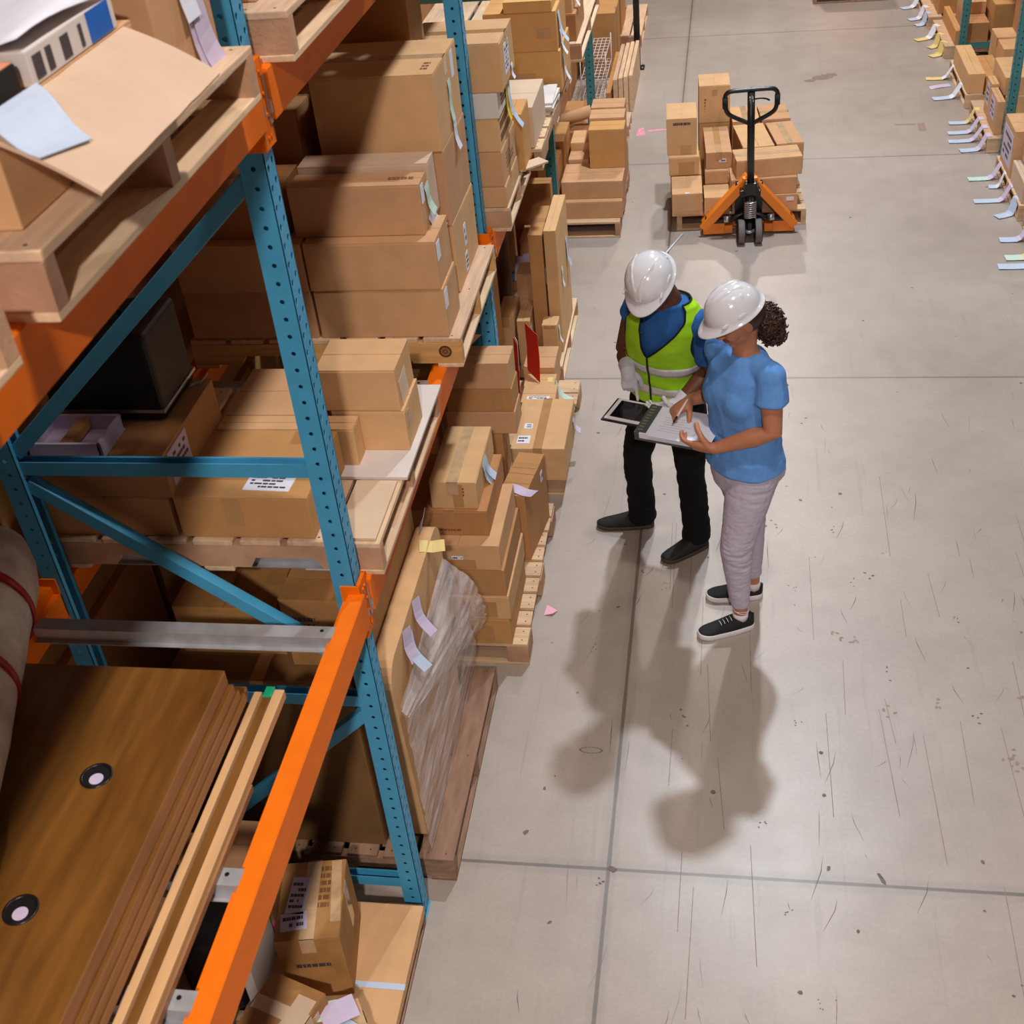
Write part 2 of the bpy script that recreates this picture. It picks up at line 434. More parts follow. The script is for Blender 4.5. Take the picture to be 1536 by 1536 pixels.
# ------------------------------------------------------------------ pallet rack
def holed_face(mb, o, U, W, n_, width, height, pitch, cols, rad, m, tear=False, t=.002):
    """sheet with a regular pattern of punched holes. U across, W up."""
    o, U, W, n_ = V(o), V(U), V(W), V(n_)
    bm = mb.bm; k = mb.mi(m); nz = int(height/pitch); cw = width/cols
    cache = {}
    def vert(p):
        key = (round(p.x, 5), round(p.y, 5), round(p.z, 5))
        if key not in cache: cache[key] = bm.verts.new(p)
        return cache[key]
    for c in range(cols):
        for r in range(nz):
            cx, cz = (c+.5)*cw, (r+.5)*pitch
            off = (pitch*.25 if c % 2 else -pitch*.25) if (tear and cols > 1) else 0
            outer, inner = [], []
            for i, (a, b) in enumerate(((-1, -1), (0, -1), (1, -1), (1, 0), (1, 1), (0, 1), (-1, 1), (-1, 0))):
                outer.append(vert(o+U*(cx+a*cw/2)+W*(cz+b*pitch/2)))
                an = math.atan2(b, a); rr = rad
                du, dw = rr*math.cos(an), rr*math.sin(an)
                if tear: dw *= 1.7 if dw < 0 else 1.0; du *= (.55 if dw < -.001 else 1)
                inner.append(bm.verts.new(o+U*(cx+du)+W*(cz+dw+off*.4)))
            for i in range(8):
                j = (i+1) % 8
                f = bm.faces.new((outer[i], outer[j], inner[j], inner[i])); f.material_index = k
    rest = height-nz*pitch
    if rest > .002:
        p0, p1 = o+W*nz*pitch, o+W*height
        f = bm.faces.new([bm.verts.new(q) for q in (p0, p0+U*width, p1+U*width, p1)]); f.material_index = k

def make_post(name, xa, xb, ya, yb, h, m, parent, sgn=1):
    """perforated open-back column: side face to -Y, punched front face to +X*sgn"""
    mb = MB(); p = .0505
    xf, xr = (xb, xa) if sgn > 0 else (xa, xb)
    holed_face(mb, (xa, ya, 0), (1, 0, 0), (0, 0, 1), (0, -1, 0), xb-xa, h, p, 1, .0068, m)
    if sgn > 0: holed_face(mb, (xf, ya, 0), (0, 1, 0), (0, 0, 1), (1, 0, 0), yb-ya, h, p, 2, .0085, m, True)
    else: holed_face(mb, (xf, yb, 0), (0, -1, 0), (0, 0, 1), (-1, 0, 0), yb-ya, h, p, 2, .0085, m, True)
    holed_face(mb, (xb, yb, 0), (-1, 0, 0), (0, 0, 1), (0, 1, 0), xb-xa, h, p, 1, .0068, m)
    lip = .016*(1 if sgn > 0 else -1)
    for y0, y1 in ((ya, ya+.018), (yb-.018, yb)):      # returned lips at the open back
        mb.poly([(xr, y0, 0), (xr, y1, 0), (xr, y1, h), (xr, y0, h)], m)
    o = mb.build(name, parent, fix=False)
    return solid(o, .0022, -1)

def upright_frame(label, y, x_front, x_rear, h, m, group=None, sgn=1, horiz=(.19, 1.14, 2.06, 2.98), w=.066, d=.068):
    """x_front is the aisle face. sgn=+1: aisle on the +X side."""
    yc = y+d/2
    root = empty('upright_frame', (0, 0, 0), 0, label, 'rack frame', group)
    if sgn > 0:
        make_post('front_post', x_front-w, x_front, y, y+d, h, m, root, 1)
        make_post('rear_post', x_rear, x_rear+w, y, y+d, h, m, root, -1)
        a, b = x_front-w+.004, x_rear+w-.004
    else:
        make_post('front_post', x_front, x_front+w, y, y+d, h, m, root, -1)
        make_post('rear_post', x_rear-w, x_rear, y, y+d, h, m, root, 1)
        a, b = x_front+w-.004, x_rear-w+.004
    for px in ((x_front-w/2*sgn), (x_rear+w/2*sgn)):
        fb = MB(); fb.box(px-.040, px+.038, y-.014, y+d+.012, 0, .006, m, bev=.0015)
        for q in (-.028, .026): fb.cyl((px+q, y-.006, .011), (0, 0, 1), .007, .012, STEEL, 6)
        fb.build('base_plate', root)
    lo, hi = min(a, b), max(a, b)
    for z in horiz:
        if z > h: continue
        sb = MB(); t = .003; H = .046; D = .038
        sb.prism([(yc-D/2, z-H/2), (yc+D/2, z-H/2), (yc+D/2, z+H/2), (yc+D/2-.008, z+H/2), (yc+D/2-.008, z-H/2+t), (yc-D/2+.004, z-H/2+t), (yc-D/2+.004, z+H/2), (yc-D/2, z+H/2)], lo, hi, m, 'x')
        sb.build('horizontal_strut', root)
    for i in range(len(horiz)-1):
        if horiz[i+1] > h: continue
        zl, zu = horiz[i]+.05, horiz[i+1]-.06
        P, Q = (V((b, yc, zl)), V((a, yc, zu)))
        if i % 2 == 1: P, Q = V((b, yc, zu)), V((a, yc, zl+.1))
        d_ = (Q-P).normalized(); s_ = d_.cross(V((0, 1, 0))).normalized()
        sb = MB()
        H = .046; D = .038
        vs = sb.box(-D/2, D/2, -H/2, H/2, 0, (Q-P).length, m, bev=.004)
        M = MX((V((0, 1, 0)), s_, d_)).transposed().to_4x4(); M.translation = P
        bmesh.ops.transform(sb.bm, matrix=M, verts=sb.bm.verts)
        sb.build('diagonal_brace', root)
    return root

def beam(label, y0, y1, xf, z0, z1, m, group=None, sgn=1, clip=True):
    """step beam along Y; xf is the aisle face"""
    root = empty('rack_beam', (0, 0, 0), 0, label, 'rack beam', group)
    t = .05*sgn
    mb = MB()
    pr = [(xf, z0), (xf, z1-.004), (xf-.004*sgn, z1), (xf-t, z1), (xf-t, z1-.03), (xf-t-.022*sgn, z1-.03), (xf-t-.022*sgn, z0)]
    mb.prism(pr, y0, y1, m, 'y'); mb.build('beam', root)
    for ye, s_ in ((y0, 1), (y1, -1)):
        cb = MB()
        px = xf-.012*sgn
        ya, yb = (ye-.033, ye+.004) if s_ > 0 else (ye-.004, ye+.034)
        cb.box(min(px-.012*sgn, px), max(px-.012*sgn, px), ya, yb, z0-.055, z1+.03, m, bev=.002)
        cb.box(min(xf-.072*sgn, px), max(xf-.072*sgn, px), (ye-.0005 if s_ > 0 else ye-.0055), (ye+.0055 if s_ > 0 else ye+.0005), z0-.055, z1+.03, m)
        for q in range(4): cb.cyl((px+.001*sgn, (ya+yb)/2-.010*s_, z0-.03+q*.05), (1, 0, 0), .005, .006, m, 8)
        c = cb.build('end_connector', root)
        if clip:
            kb = MB(); xx = px+.001*sgn
            kb.box(min(xx, xx+.004*sgn), max(xx, xx+.004*sgn), (ya+yb)/2+.005*s_-.008, (ya+yb)/2+.005*s_+.008, z0-.005, z1-.01, STEEL, bev=.001)
            kb.box(min(xx, xx+.010*sgn), max(xx, xx+.010*sgn), (ya+yb)/2+.005*s_-.005, (ya+yb)/2+.005*s_+.005, z0+.02, z0+.05, STEEL, bev=.002)
            kb.build('safety_clip', c)
    return root

def crossbar(label, y, x0, x1, ztop, group):
    mb = MB(); t = .002; w = .05; f = .016; h = .042
    pr = [(y-w/2, ztop), (y+w/2, ztop), (y+w/2, ztop-h), (y+w/2+f, ztop-h), (y+w/2+f, ztop-h-t), (y+w/2-t, ztop-h-t), (y+w/2-t, ztop-t),
          (y-w/2+t, ztop-t), (y-w/2+t, ztop-h-t), (y-w/2-f, ztop-h-t), (y-w/2-f, ztop-h), (y-w/2, ztop-h)]
    mb.prism(pr, x0, x1, GALV, 'x')
    hb = mb
    hb.cyl((x1-.04, y+.006, ztop+.0004), (0, 0, 1), .006, .001, BLACKP, 10)
    return mb.build('support_crossbar', None, None, label, 'crossbar', group)

XF, XR = -1.085, -2.11     # aisle face and rear face of the left rack
YA = 2.752                 # near face of the upright closest to the camera that is in view
PIT = 2.53
FG = 'upright frames of the left rack'
upright_frame('rack upright frame next to the camera, just outside the near picture edge', YA-PIT, XF, XR, 4.6, BLUE, FG)
upright_frame('large blue perforated upright frame in the left foreground', YA, XF, XR, 4.6, BLUE, FG)
upright_frame('blue upright frame, second along the left rack, beside the tall carton pile', YA+PIT, XF-.012, XR, 4.6, BLUE, FG)
upright_frame('blue-green upright frame, third along the left rack, before the low pallet of three box layers', YA+2*PIT, XF-.015, XR, 3.4, TEAL, FG)
upright_frame('dark green upright frame, fourth along the left rack, next to the wire basket', YA+3*PIT, XF, XR, 3.4, TEAL, FG)
BG = 'orange beams of the left rack'
e0 = .068
XB = -1.06
def bspan(i): return YA+i*PIT+e0, YA+(i+1)*PIT
for lev, (z0, z1), nm in ((0, (1.50, 1.62), 'lower'), (1, (3.05, 3.17), 'upper')):
    for i in range(-1, 3):
        if lev == 1 and i > 1: continue
        wh = {-1: 'in the left foreground, under the brown table tops' if lev == 0 else 'in the near left, under the pallet with the open flap box',
              0: 'of the second bay, under the two pallets of cartons' if lev == 0 else 'of the second bay, under the pallet cut by the top edge',
              1: 'of the third bay, under the white carton stack' if lev == 0 else 'of the third bay, beyond the top of the picture', 2: 'of the fourth bay'}[i]
        a, b = bspan(i)
        beam('%s orange front beam %s' % (nm, wh), a, b, XB, z0, z1, ORANGE, BG, 1)
        if i < 2:
            beam('%s orange rear beam %s' % (nm, wh), a, b, XR-.025, z0, z1, ORANGE, BG, -1, clip=False)
CG = 'grey steel crossbars between the beams'
for y, wh in ((1.395, 'grey crossbar under the near ends of the wooden sticks'), (1.72, 'grey crossbar under the middle of the wooden sticks'),
              (2.585, 'grey crossbar just past the far edge of the brown table tops'), (2.97, 'dark crossbar under the torn front of the nearer carton pallet'),
              (4.0, 'grey crossbar showing beside the orange beam between the two carton pallets'), (5.12, 'crossbar under the tall dark cartons deep in the rack'), (4.6, 'hidden-end crossbar under the far carton pallet'), (3.5, 'middle crossbar under the nearer carton pallet')):
    crossbar(wh, y, XR+.05, XB-.052, 1.612, CG)
for y in (1.8, 2.35, 3.0, 3.6): crossbar('upper level crossbar under the pallet at about %.1f m' % y if False else {1.8: 'upper crossbar under the near end of the flap-box pallet', 2.35: 'upper crossbar under the far end of the flap-box pallet', 3.0: 'upper crossbar just behind the pallet at the top edge', 3.6: 'upper crossbar deep under the pallet at the top edge'}[y], y, XR+.05, XB-.052, 3.162, CG)

# ------------------------------------------------------------------ pallets
KNOT1 = plain('wood_knot', srgb(84, 52, 30), .7, var=.2, scale=60); KNOT2 = plain('wood_knot_ring', srgb(140, 92, 52), .7, var=.2, scale=60)
def pallet(label, x0, x1, y0, y1, z0=0, h=.125, run='y', wood=None, block=False, group='wooden pallets', nboards=7, tags=(), sm=None, knot=None):
    """run: direction the deck boards run along. stringers run across."""
    root = empty('pallet', ((x0+x1)/2, (y0+y1)/2, z0), 0, label, 'pallet', group)
    r = random.Random(int(abs(x0*71+y0*313)*10))
    sx, sy = x1-x0, y1-y0
    wd = wood or (WOOD if run == 'x' else WOOD_Y)
    L_, W_ = (sx, sy) if run == 'x' else (sy, sx)      # along the boards, across
    bt = .018
    def put(mb, a0, a1, c0, c1, q0, q1, m, bev=.003):
        if run == 'x': mb.box(a0, a1, c0, c1, q0, q1, m, bev=bev)
        else: mb.box(c0, c1, a0, a1, q0, q1, m, bev=bev)
    pitch = (W_)/nboards
    for i in range(nboards):
        w_ = pitch*(.86 if i not in (0, nboards-1) else .97)*r.uniform(.94, 1.0)
        c = -W_/2+pitch*(i+.5)
        if i == 0: c = -W_/2+w_/2
        if i == nboards-1: c = W_/2-w_/2
        mb = MB(); put(mb, -L_/2+r.uniform(0, .008), L_/2-r.uniform(0, .008), c-w_/2, c+w_/2, h-bt, h, wd)
        for a in (-L_/2+.03, 0, L_/2-.03):
            for cc in (-w_*.25, w_*.25):
                p = (a, c+cc) if run == 'x' else (c+cc, a)
                mb.cyl((p[0], p[1], h), (0, 0, 1), .004, .0012, INK, 6)
        mb.build('deck_board', root)
    for k, a in enumerate((-L_/2+.022, 0, L_/2-.022)):
        if block:
            for j, c in enumerate((-W_/2+.07, 0, W_/2-.07)):
                mb = MB(); aw = .022 if k != 1 else .05
                put(mb, a-aw if k != 2 else a-.1+.022, a+aw if k != 0 else a+.1-.022, c-.07, c+.07, .016, h-bt, WOOD_RED, .004); mb.build('block', root)
        else:
            mb = MB(); ch = .012
            lo, hi = .016, h-bt
            if h > .1:     # notched stringer: profile across W_, extruded along L_
                pr = [(-W_/2, lo), (-W_*.32, lo), (-W_*.30, lo+.038), (-W_*.12, lo+.038), (-W_*.10, lo), (W_*.10, lo), (W_*.12, lo+.038), (W_*.30, lo+.038), (W_*.32, lo), (W_/2, lo), (W_/2, hi), (-W_/2, hi)]
            else: pr = [(-W_/2, lo), (W_/2, lo), (W_/2, hi), (-W_/2, hi)]
            vs = mb.prism(pr, a-.019, a+.019, sm or wood or WOOD_RED, 'y' if run == 'y' else 'x')
            if knot and k == 0:
                for r_, mm, yy in ((.026, KNOT1, .0002), (.018, KNOT2, .0005), (.010, KNOT1, .0008), (.005, KNOT2, .0011)):
                    mb.cyl((knot[0], a-.019-yy, knot[1]), (0, 1, 0), r_, .0008, mm, 18)
            mb.build('stringer', root)
    for c in (-W_/2+.05, 0, W_/2-.05):
        mb = MB(); put(mb, -L_/2, L_/2, c-.05, c+.05, 0, .016, wd); mb.build('bottom_board', root)
    for (px, py, hang, w_, m1, m2, ang, lie) in tags:     # paper strips curling from the deck edge down to the floor, local coords
        mb = MB(); d = V((math.cos(ang), math.sin(ang), 0)); P = V((px, py, h+.002))
        pts = [P-d*.04, P, P+d*hang*.25-V((0, 0, h*.40)), P+d*hang*.55-V((0, 0, h*.82)), P+d*(hang*.85)-V((0, 0, h-.006)), P+d*(hang+lie*.5)-V((0, 0, h-.004)), P+d*(hang+lie)-V((0, 0, h+.0-.006))]
        pts = [V((p.x, p.y, max(p.z, .004))) for p in pts]
        paper_strip(mb, pts[:5], V((-d.y, d.x, 0)), w_, m1); paper_strip(mb, pts[4:], V((-d.y, d.x, 0)), w_, m2)
        mb.build('paper_strip', root)
    return root
# ------------------------------------------------------------------ pallets on the left side
P1T = .13
pallet('pallet under the plastic-wrapped flat cartons, with a weathered board along the aisle', -2.02, -.995, 2.93, 4.0, 0, .125, 'y', WOOD_OLD)
pallet('light pallet under the stack of six shallow cartons and the tall narrow carton', -1.95, -.868, 4.15, 5.25, 0, .13, 'x', None, True, nboards=9)
pallet('pallet under the wide taped carton with two white labels', -1.9, -.853, 5.50, 6.52, 0, .13, 'x', None, True)
pallet('worn pallet with a cracked board under the crowd of tall upright cartons', -1.95, -.985, 6.68, 7.62, 0, .13, 'y')
pallet('pallet under three layers of plain cartons beyond the third upright', -1.98, -.782, 8.86, 9.95, 0, .13, 'x')
pallet('dark pallet edge below the flat strapped carton at the bottom of the picture', -2.05, -1.078, 1.75, 2.735, 0, .115, 'y', WOOD_OLD)
pallet('pallet on the lower beam under the carton with the white shipping label', -2.09, -1.018, 2.845, 3.765, 1.62, .118, 'y')
pallet('pallet with a round knot in its front, under the tall carton pile', -2.09, -.992, 4.11, 4.96, 1.62, .122, 'y', sm=plain('pallet_wood_x', srgb(206, 160, 100), .7, var=.16, scale=5, stretch=(1, 9, 9), bump=.15, bscale=20, spec=.25), knot=(.484, .068))
pallet('pallet on the lower beam behind the second upright, with a reddish end block', -2.05, -.985, 5.368, 6.08, 1.62, .115, 'y')
pallet('pallet on the lower beam with white papers lying on its edge', -2.05, -.925, 6.11, 7.55, 1.62, .115, 'x', nboards=9)
pallet('pallet on the lower beam of the fourth bay, at the top of the picture', -2.05, -.9, 7.90, 9.2, 1.62, .115, 'y')
pallet('pallet in the top left corner, under the carton with the open flap', -2.05, -1.0, 1.575, 2.60, 3.17, .115, 'y')
pallet('pallet on the upper beam cut off by the top edge of the picture', -2.05, -1.0, 2.86, 3.85, 3.17, .115, 'y')

G1 = 'cartons on the pallet with the tall carton pile'
G2 = 'cartons on the nearer lower-beam pallet'
G3 = 'stack of shallow cartons on the light pallet'
G4 = 'cartons by the second upright'
G5 = 'tall upright cartons on the worn pallet'
G6 = 'cartons on the beam behind the second upright'
G7 = 'three layers of plain cartons'
G8 = 'cartons on the hand truck pallet'
G9 = 'cartons of the right rack'
K, KD, KO, KP, KOR = KRAFT, KRAFT_DARK, KRAFT_OLD, KRAFT_PALE, KRAFT_ORANGE

# --- tall pile on the lower beam (second bay, far pallet)
z = 1.743
carton('long carton at the bottom right of the tall pile, white sticker on its end', (-1.545, -1.037, 4.13, 4.37, z, z+.201), K, group=G1, labels=[('right', -.09, .05, .05, .075, PAPER, 0)])
carton('long carton at the bottom left of the tall pile, half behind the big upright', (-2.075, -1.557, 4.13, 4.37, z, z+.201), K, group=G1)
carton('long carton second up on the right of the tall pile, sticker on its end', (-1.552, -1.045, 4.125, 4.37, z+.202, z+.394), K, group=G1, labels=[('right', -.08, .045, .05, .07, PAPER, 0)])
carton('long carton second up on the left of the tall pile, behind the big upright', (-2.075, -1.56, 4.125, 4.37, z+.202, z+.394), K, group=G1)
carton('long carton third up in the tall pile, hanging white tag on its end', (-1.59, -1.09, 4.185, 4.315, z+.395, z+.59), K, group=G1,
       labels=[('right', -.03, .05, .04, .07, PAPER, 0)], tags=[('right', .03, .06, .055, .12, PAPER_GREEN, .2, .15), ('right', .045, -.05, .075, .13, PAPER, .35, .5)], prints=[('top', .17, 0, .1, .03, 2)])
carton('long carton third up, just behind the tagged one, with a lifted lid', (-1.585, -1.085, 4.325, 4.445, z+.395, z+.615), KP, group=G1)
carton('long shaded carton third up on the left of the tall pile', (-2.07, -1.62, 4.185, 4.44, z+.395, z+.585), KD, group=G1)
carton('lower carton of the rear right column of the tall pile', (-1.55, -1.058, 4.505, 4.945, z, z+.29), K, group=G1, labels=[('right', -.02, .02, .04, .09, PAPER, 2), ('right', -.04, -.09, .045, .08, PAPER, 3)])
carton('middle carton of the rear right column of the tall pile', (-1.55, -1.06, 4.50, 4.945, z+.291, z+.59), K, group=G1, seam='x')
carton('largest carton on top of the tall pile, long white slips down its end', (-1.537, -1.062, 4.495, 4.94, z+.592, z+.885), K, group=G1, tape='x', tapem=TAPE_CLEAR,
       labels=[('right', .12, .08, .05, .10, PAPER, 0)], tags=[('right', .02, .05, .045, .16, PAPER_GREEN, .05), ('right', .035, -.09, .05, .14, PAPER, .15)], prints=[('top', .19, -.12, .03, .1, 3)])
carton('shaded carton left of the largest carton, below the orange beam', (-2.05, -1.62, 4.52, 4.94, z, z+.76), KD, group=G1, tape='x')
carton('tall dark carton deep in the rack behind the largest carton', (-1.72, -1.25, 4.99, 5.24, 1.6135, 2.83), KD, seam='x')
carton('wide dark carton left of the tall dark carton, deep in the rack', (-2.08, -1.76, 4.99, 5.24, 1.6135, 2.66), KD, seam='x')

# --- nearer pallet on the lower beam
z = 1.74
sb = MB(); sb.box(-1.30, -1.0, 3.18, 3.76, z, z+.012, WHITECARD, bev=.002); sb.build('slip_sheet', label='white board sheet lying under the two small cartons by the beam', cat='sheet')
sb = MB(); sb.box(-1.165, -1.03, 2.86, 3.165, z, z+.010, KP, bev=.002); sb.build('cardboard_sheet', label='loose tan cardboard sheet on the near end of the torn pallet', cat='sheet')
carton('wide carton with a white shipping label on top and brown tape patch in front', (-1.652, -1.222, 2.865, 3.235, z, z+.152), KD, group=G2, seam='x',
       labels=[('top', .075, -.105, .15, .085, PAPER, 4, -.05), ('front', -.03, .02, .055, .10, TAPE, 0)], prints=[('top', .10, -.13, .1, .012)])
carton('low carton directly behind the carton with the shipping label', (-1.64, -1.175, 3.245, 3.328, z, z+.152), K, group=G2, seam='x')
carton('low carton at the back of the torn pallet, left of the two small cartons', (-1.64, -1.305, 3.335, 3.64, z, z+.150), K, group=G2, seam='x')
carton('lower of the two small cartons by the orange beam', (-1.27, -1.022, 3.335, 3.545, z+.012, z+.165), K, group=G2, seam='x', labels=[('right', -.07, .03, .04, .06, TAPE_CLEAR, 0)])
carton('upper of the two small cartons by the orange beam, torn tape on its end', (-1.30, -1.032, 3.335, 3.545, z+.166, z+.318), K, group=G2, seam='x', labels=[('right', -.03, -.03, .09, .11, TAPE_CLEAR, 0, .15)])
carton('lower shaded carton of the left stack on the torn pallet', (-2.085, -1.668, 2.865, 3.29, z, z+.148), KD, group=G2)
carton('upper shaded carton of the left stack, printed white label on its end', (-2.075, -1.645, 2.865, 3.32, z+.149, z+.30), KD, group=G2, labels=[('right', -.12, .005, .15, .115, PAPER_LILAC, 4)])
t = empty('tray', (-1.94, 2.93, z+.302), 0, 'lilac-white shallow cardboard tray on the shaded left stack', 'tray')
mb = MB(); mb.box(-.12, .12, -.085, .085, 0, .006, PAPER_LILAC); mb.build('tray_base', t)
for nm, bx in (('side_wall', (-.12, .12, -.085, -.075)), ('side_wall', (-.12, .12, .075, .085)), ('side_wall', (-.12, -.11, -.085, .085)), ('side_wall', (.11, .12, -.085, .085))):
    mb = MB(); mb.box(*bx, .004, .055, PAPER_LILAC, bev=.002); mb.build(nm, t)
mb = MB(); mb.box(-.02, .02, -.075, .075, .02, .045, KD); mb.build('divider', t)
t = empty('equipment_case', (-1.90, 3.19, z+.302), 0, 'black equipment case standing in shade on the left stack', 'case')
mb = MB(); mb.box(-.18, .20, -.13, .13, .0, .30, BLACKBAG, bev=.02, seg=3); mb.build('body', t)
mb = MB(); mb.box(-.185, .205, -.135, .135, .03, .042, STEEL, bev=.003); mb.build('metal_edge', t)
mb = MB(); mb.tube([(-.06, 0, .30), (-.05, 0, .33), (.07, 0, .33), (.08, 0, .30)], .008, BLACKP, 8); mb.build('handle', t)
mb = MB(); paper_strip(mb, [(-1.70, 3.27, z+.304), (-1.685, 3.28, z+.306), (-1.665, 3.285, z+.312), (-1.65, 3.30, z+.325)], (0, 1, 0), .018, WHITECARD, .003)
mb.build('paper_scrap', label='torn white strip lying on the shaded left stack, beside the black case', cat='paper')

# --- wrapped goods on the floor, second bay
wl = .126
carton('bulky carton block at the core of the wrapped pallet, shade in its colour', (-1.96, -1.275, 2.985, 3.93, wl, 1.0), KRAFT_SHADED, tape='y', seam='y')
carton('carton with faded print under the grey crossbar, on the dark block', (-1.50, -1.285, 3.07, 3.36, 1.002, 1.31), KO, tape='x', labels=[('top', .02, .06, .14, .09, PAPER, 3)], prints=[('front', -.02, .02, .14, .12, 4, INK)])
carton('dark carton left of the carton with faded print', (-1.93, -1.54, 3.12, 3.62, 1.002, 1.22), KO)
mb = MB()
def flat_box(mb, x0, x1, y0, y1, z0, z1, r, m):
    pr = []
    for cy, cz, a0 in ((y1-r, z0+r*.3, 270), (y1-r, z1-r, 0), (y0+r, z1-r, 90), (y0+r, z0+r*.3, 180)):
        for i in range(6):
            rr = r if cz > z0+r*.5 else r*.3
            a = math.radians(a0+i*18); pr.append((cy+rr*math.cos(a), cz+rr*math.sin(a)))
    mb.prism(pr, x0, x1, m, 'x')
t = empty('flat_carton', (-1.15, 3.42, wl), 0, 'upright flat carton at the aisle side of the wrapped pallet, four paper tags on it', 'box')
mb = MB(); flat_box(mb, -.04, .035, -.45, .43, 0, .955, .09, K); mb.build('carton', t)
def hang(parent, P, d, n_, L, w, m, bend=.15, name='paper_tag'):
    mb = MB(); P = V(P); d = V(d).normalized(); n_ = V(n_).normalized()
    pts = [P+d*L*f*(1-.1*bend*f)+n_*(L*bend*f*f+.003+.002*math.sin(9*f)) for f in [i/6 for i in range(7)]]
    paper_strip(mb, pts, d.cross(n_), w, m); return mb.build(name, parent)
hang(t, (.036, -.035, .93), (0, -.45, -1), (1, 0, .2), .15, .085, PAPER_LILAC, .45)
hang(t, (.036, -.19, .90), (0, -.5, -1), (1, 0, .2), .15, .09, PAPER_BLUE, .5)
hang(t, (.036, -.20, .93), (0, -.45, -1), (1, 0, .2), .13, .085, PAPER_LILAC, .25)
hang(t, (.0, .24, .957), (1, .25, -.25), (.2, 0, 1), .10, .07, PAPER_CREAM, .12)
hang(t, (-.02, .34, .957), (.5, .1, 1), (-.4, 0, 1), .08, .07, PAPER_BLUE, .15)
t = empty('flat_carton', (-1.225, 3.42, wl), 0, 'taller flat carton leaning just behind the tagged flat carton', 'box')
mb = MB(); flat_box(mb, -.03, .03, -.43, .36, 0, 1.08, .03, K); mb.build('carton', t)
# plastic film
def film_mat():
    m, nt, p = new_mat('stretch_film'); L = nt.links
    tc = N(nt, 'ShaderNodeTexCoord'); mp = N(nt, 'ShaderNodeMapping'); mp.inputs['Scale'].default_value = (2.5, 1.2, 9); mp.inputs['Rotation'].default_value = (.22, 0, 0)
    L.new(tc.outputs['Object'], mp.inputs[0]); nz = N(nt, 'ShaderNodeTexNoise'); nz.inputs['Scale'].default_value = 3.5; nz.inputs['Detail'].default_value = 5; L.new(mp.outputs[0], nz.inputs[0])
    r = N(nt, 'ShaderNodeMapRange'); r.inputs[1].default_value = .36; r.inputs[2].default_value = .70; r.inputs[3].default_value = .22; r.inputs[4].default_value = .74
    L.new(nz.outputs[0], r.inputs[0]); L.new(r.outputs[0], p.inputs['Alpha'])
    p.inputs['Base Color'].default_value = (.72, .63, .62, 1); p.inputs['Roughness'].default_value = .16; p.inputs['Specular IOR Level'].default_value = .8
    b = N(nt, 'ShaderNodeBump'); b.inputs['Strength'].default_value = .35; b.inputs['Distance'].default_value = .02
    L.new(nz.outputs[0], b.inputs['Height']); L.new(b.outputs[0], p.inputs['Normal'])
    return m
FILM = film_mat()
def film_grid(mb, f, nu, nv):
    mb.grid([[f(i/nu, j/nv) for j in range(nv+1)] for i in range(nu+1)], FILM)
t = empty('stretch_wrap', (-1.1, 3.45, wl), 0, 'clear crumpled stretch film hanging loose over the flat cartons on the floor pallet', 'plastic film')
mb = MB()
def tight(u, v):     # u along y, v up
    y = 2.962+u*.985; z_ = wl+.004+v*(.80-.40*max(0, u-.84)/.16)
    b = .010*NZ.noise(V((z_*13-y*3.5, y*.9, 1.3)))+.005*NZ.noise(V((z_*34-y*9, y*2, 4)))
    bow = .035*math.sin(v*PI)*max(0, u-.25)
    return V((-1.098+bow+b+.012, y, z_))-V((-1.1, 3.45, wl))
film_grid(mb, tight, 70, 50)
mb.build('tight_film', t)
mb = MB()
def loose(u, v):     # u along the long edge, v from upper edge to the loose lower edge
    A = V((-1.093, 2.955, .905)).lerp(V((-1.112, 3.82, .90)), u)
    B = V((-1.085, 2.945, .85)).lerp(V((-1.0, 3.92, .45)), u)
    p = A.lerp(B, v); bow = math.sin(v*PI)*(.02+.05*u)
    q = u*6+v*2.2
    b = (.015*NZ.noise(V((v*7, u*1.1, .4)))+.008*NZ.noise(V((v*19-u*2, u*2.0, 2.4))))*(.35+.65*u)
    b *= min(1, .25+1.5*v); b += .016*max(0, u-.82)*5*NZ.noise(V((u*26, v*26, 5)))*v
    return p+V((bow+b*1.1, b*.6, b*.5))-V((-1.1, 3.45, wl))
film_grid(mb, loose, 80, 44)
mb.build('loose_film', t)
mb = MB()
def bunch(u, v):
    a = u*2*PI; r_ = .05+.02*NZ.noise(V((math.cos(a)*2, math.sin(a)*2, v*5)))
    return V((-1.30+r_*math.cos(a)*.8, 3.86+.20*v+r_*math.sin(a), 1.06+.42*v*(1-.25*v)))-V((-1.1, 3.45, wl))
film_grid(mb, bunch, 24, 14)
mb.build('bunched_film', t)

# --- stack of shallow cartons
z = .131
lay = [(-.937, 4.147, .152, 'bottom'), (-.930, 4.148, .136, 'second'), (-.938, 4.152, .146, 'third'), (-.950, 4.153, .136, 'fourth')]
txt = ['lowest shallow carton of the stack on the light pallet', 'shallow carton second from the bottom of the stack on the light pallet', 'shallow carton third from the bottom, tape across its front',
       'shallow carton fourth from the bottom, small white label over a tape patch']
for i, (x, y, h, nm) in enumerate(lay):
    lb = [('front', .05+.02*i, -.01, .10, .09, TAPE, 0), ('front', -.02, .01, .045, .06, TAPE, 0)] if i < 3 else [('front', .0, -.035, .14, .05, TAPE, 0), ('front', -.01, .0, .05, .018, PAPER, 1)]
    carton(txt[i], (x-.36, x, y, y+.47, z, z+h-.001), K if i % 2 else KD, group=G3, seam='y', labels=lb, prints=[('front', -.06, 0, .05, .04, 2)] if i in (0, 2) else ())
    z += h
carton('shallow carton fifth from the bottom, set back to the left', (-1.34, -1.0, 4.226, 4.67, z, z+.133), KD, group=G3, tape='y', prints=[('front', .0, -.02, .1, .05, 3)])
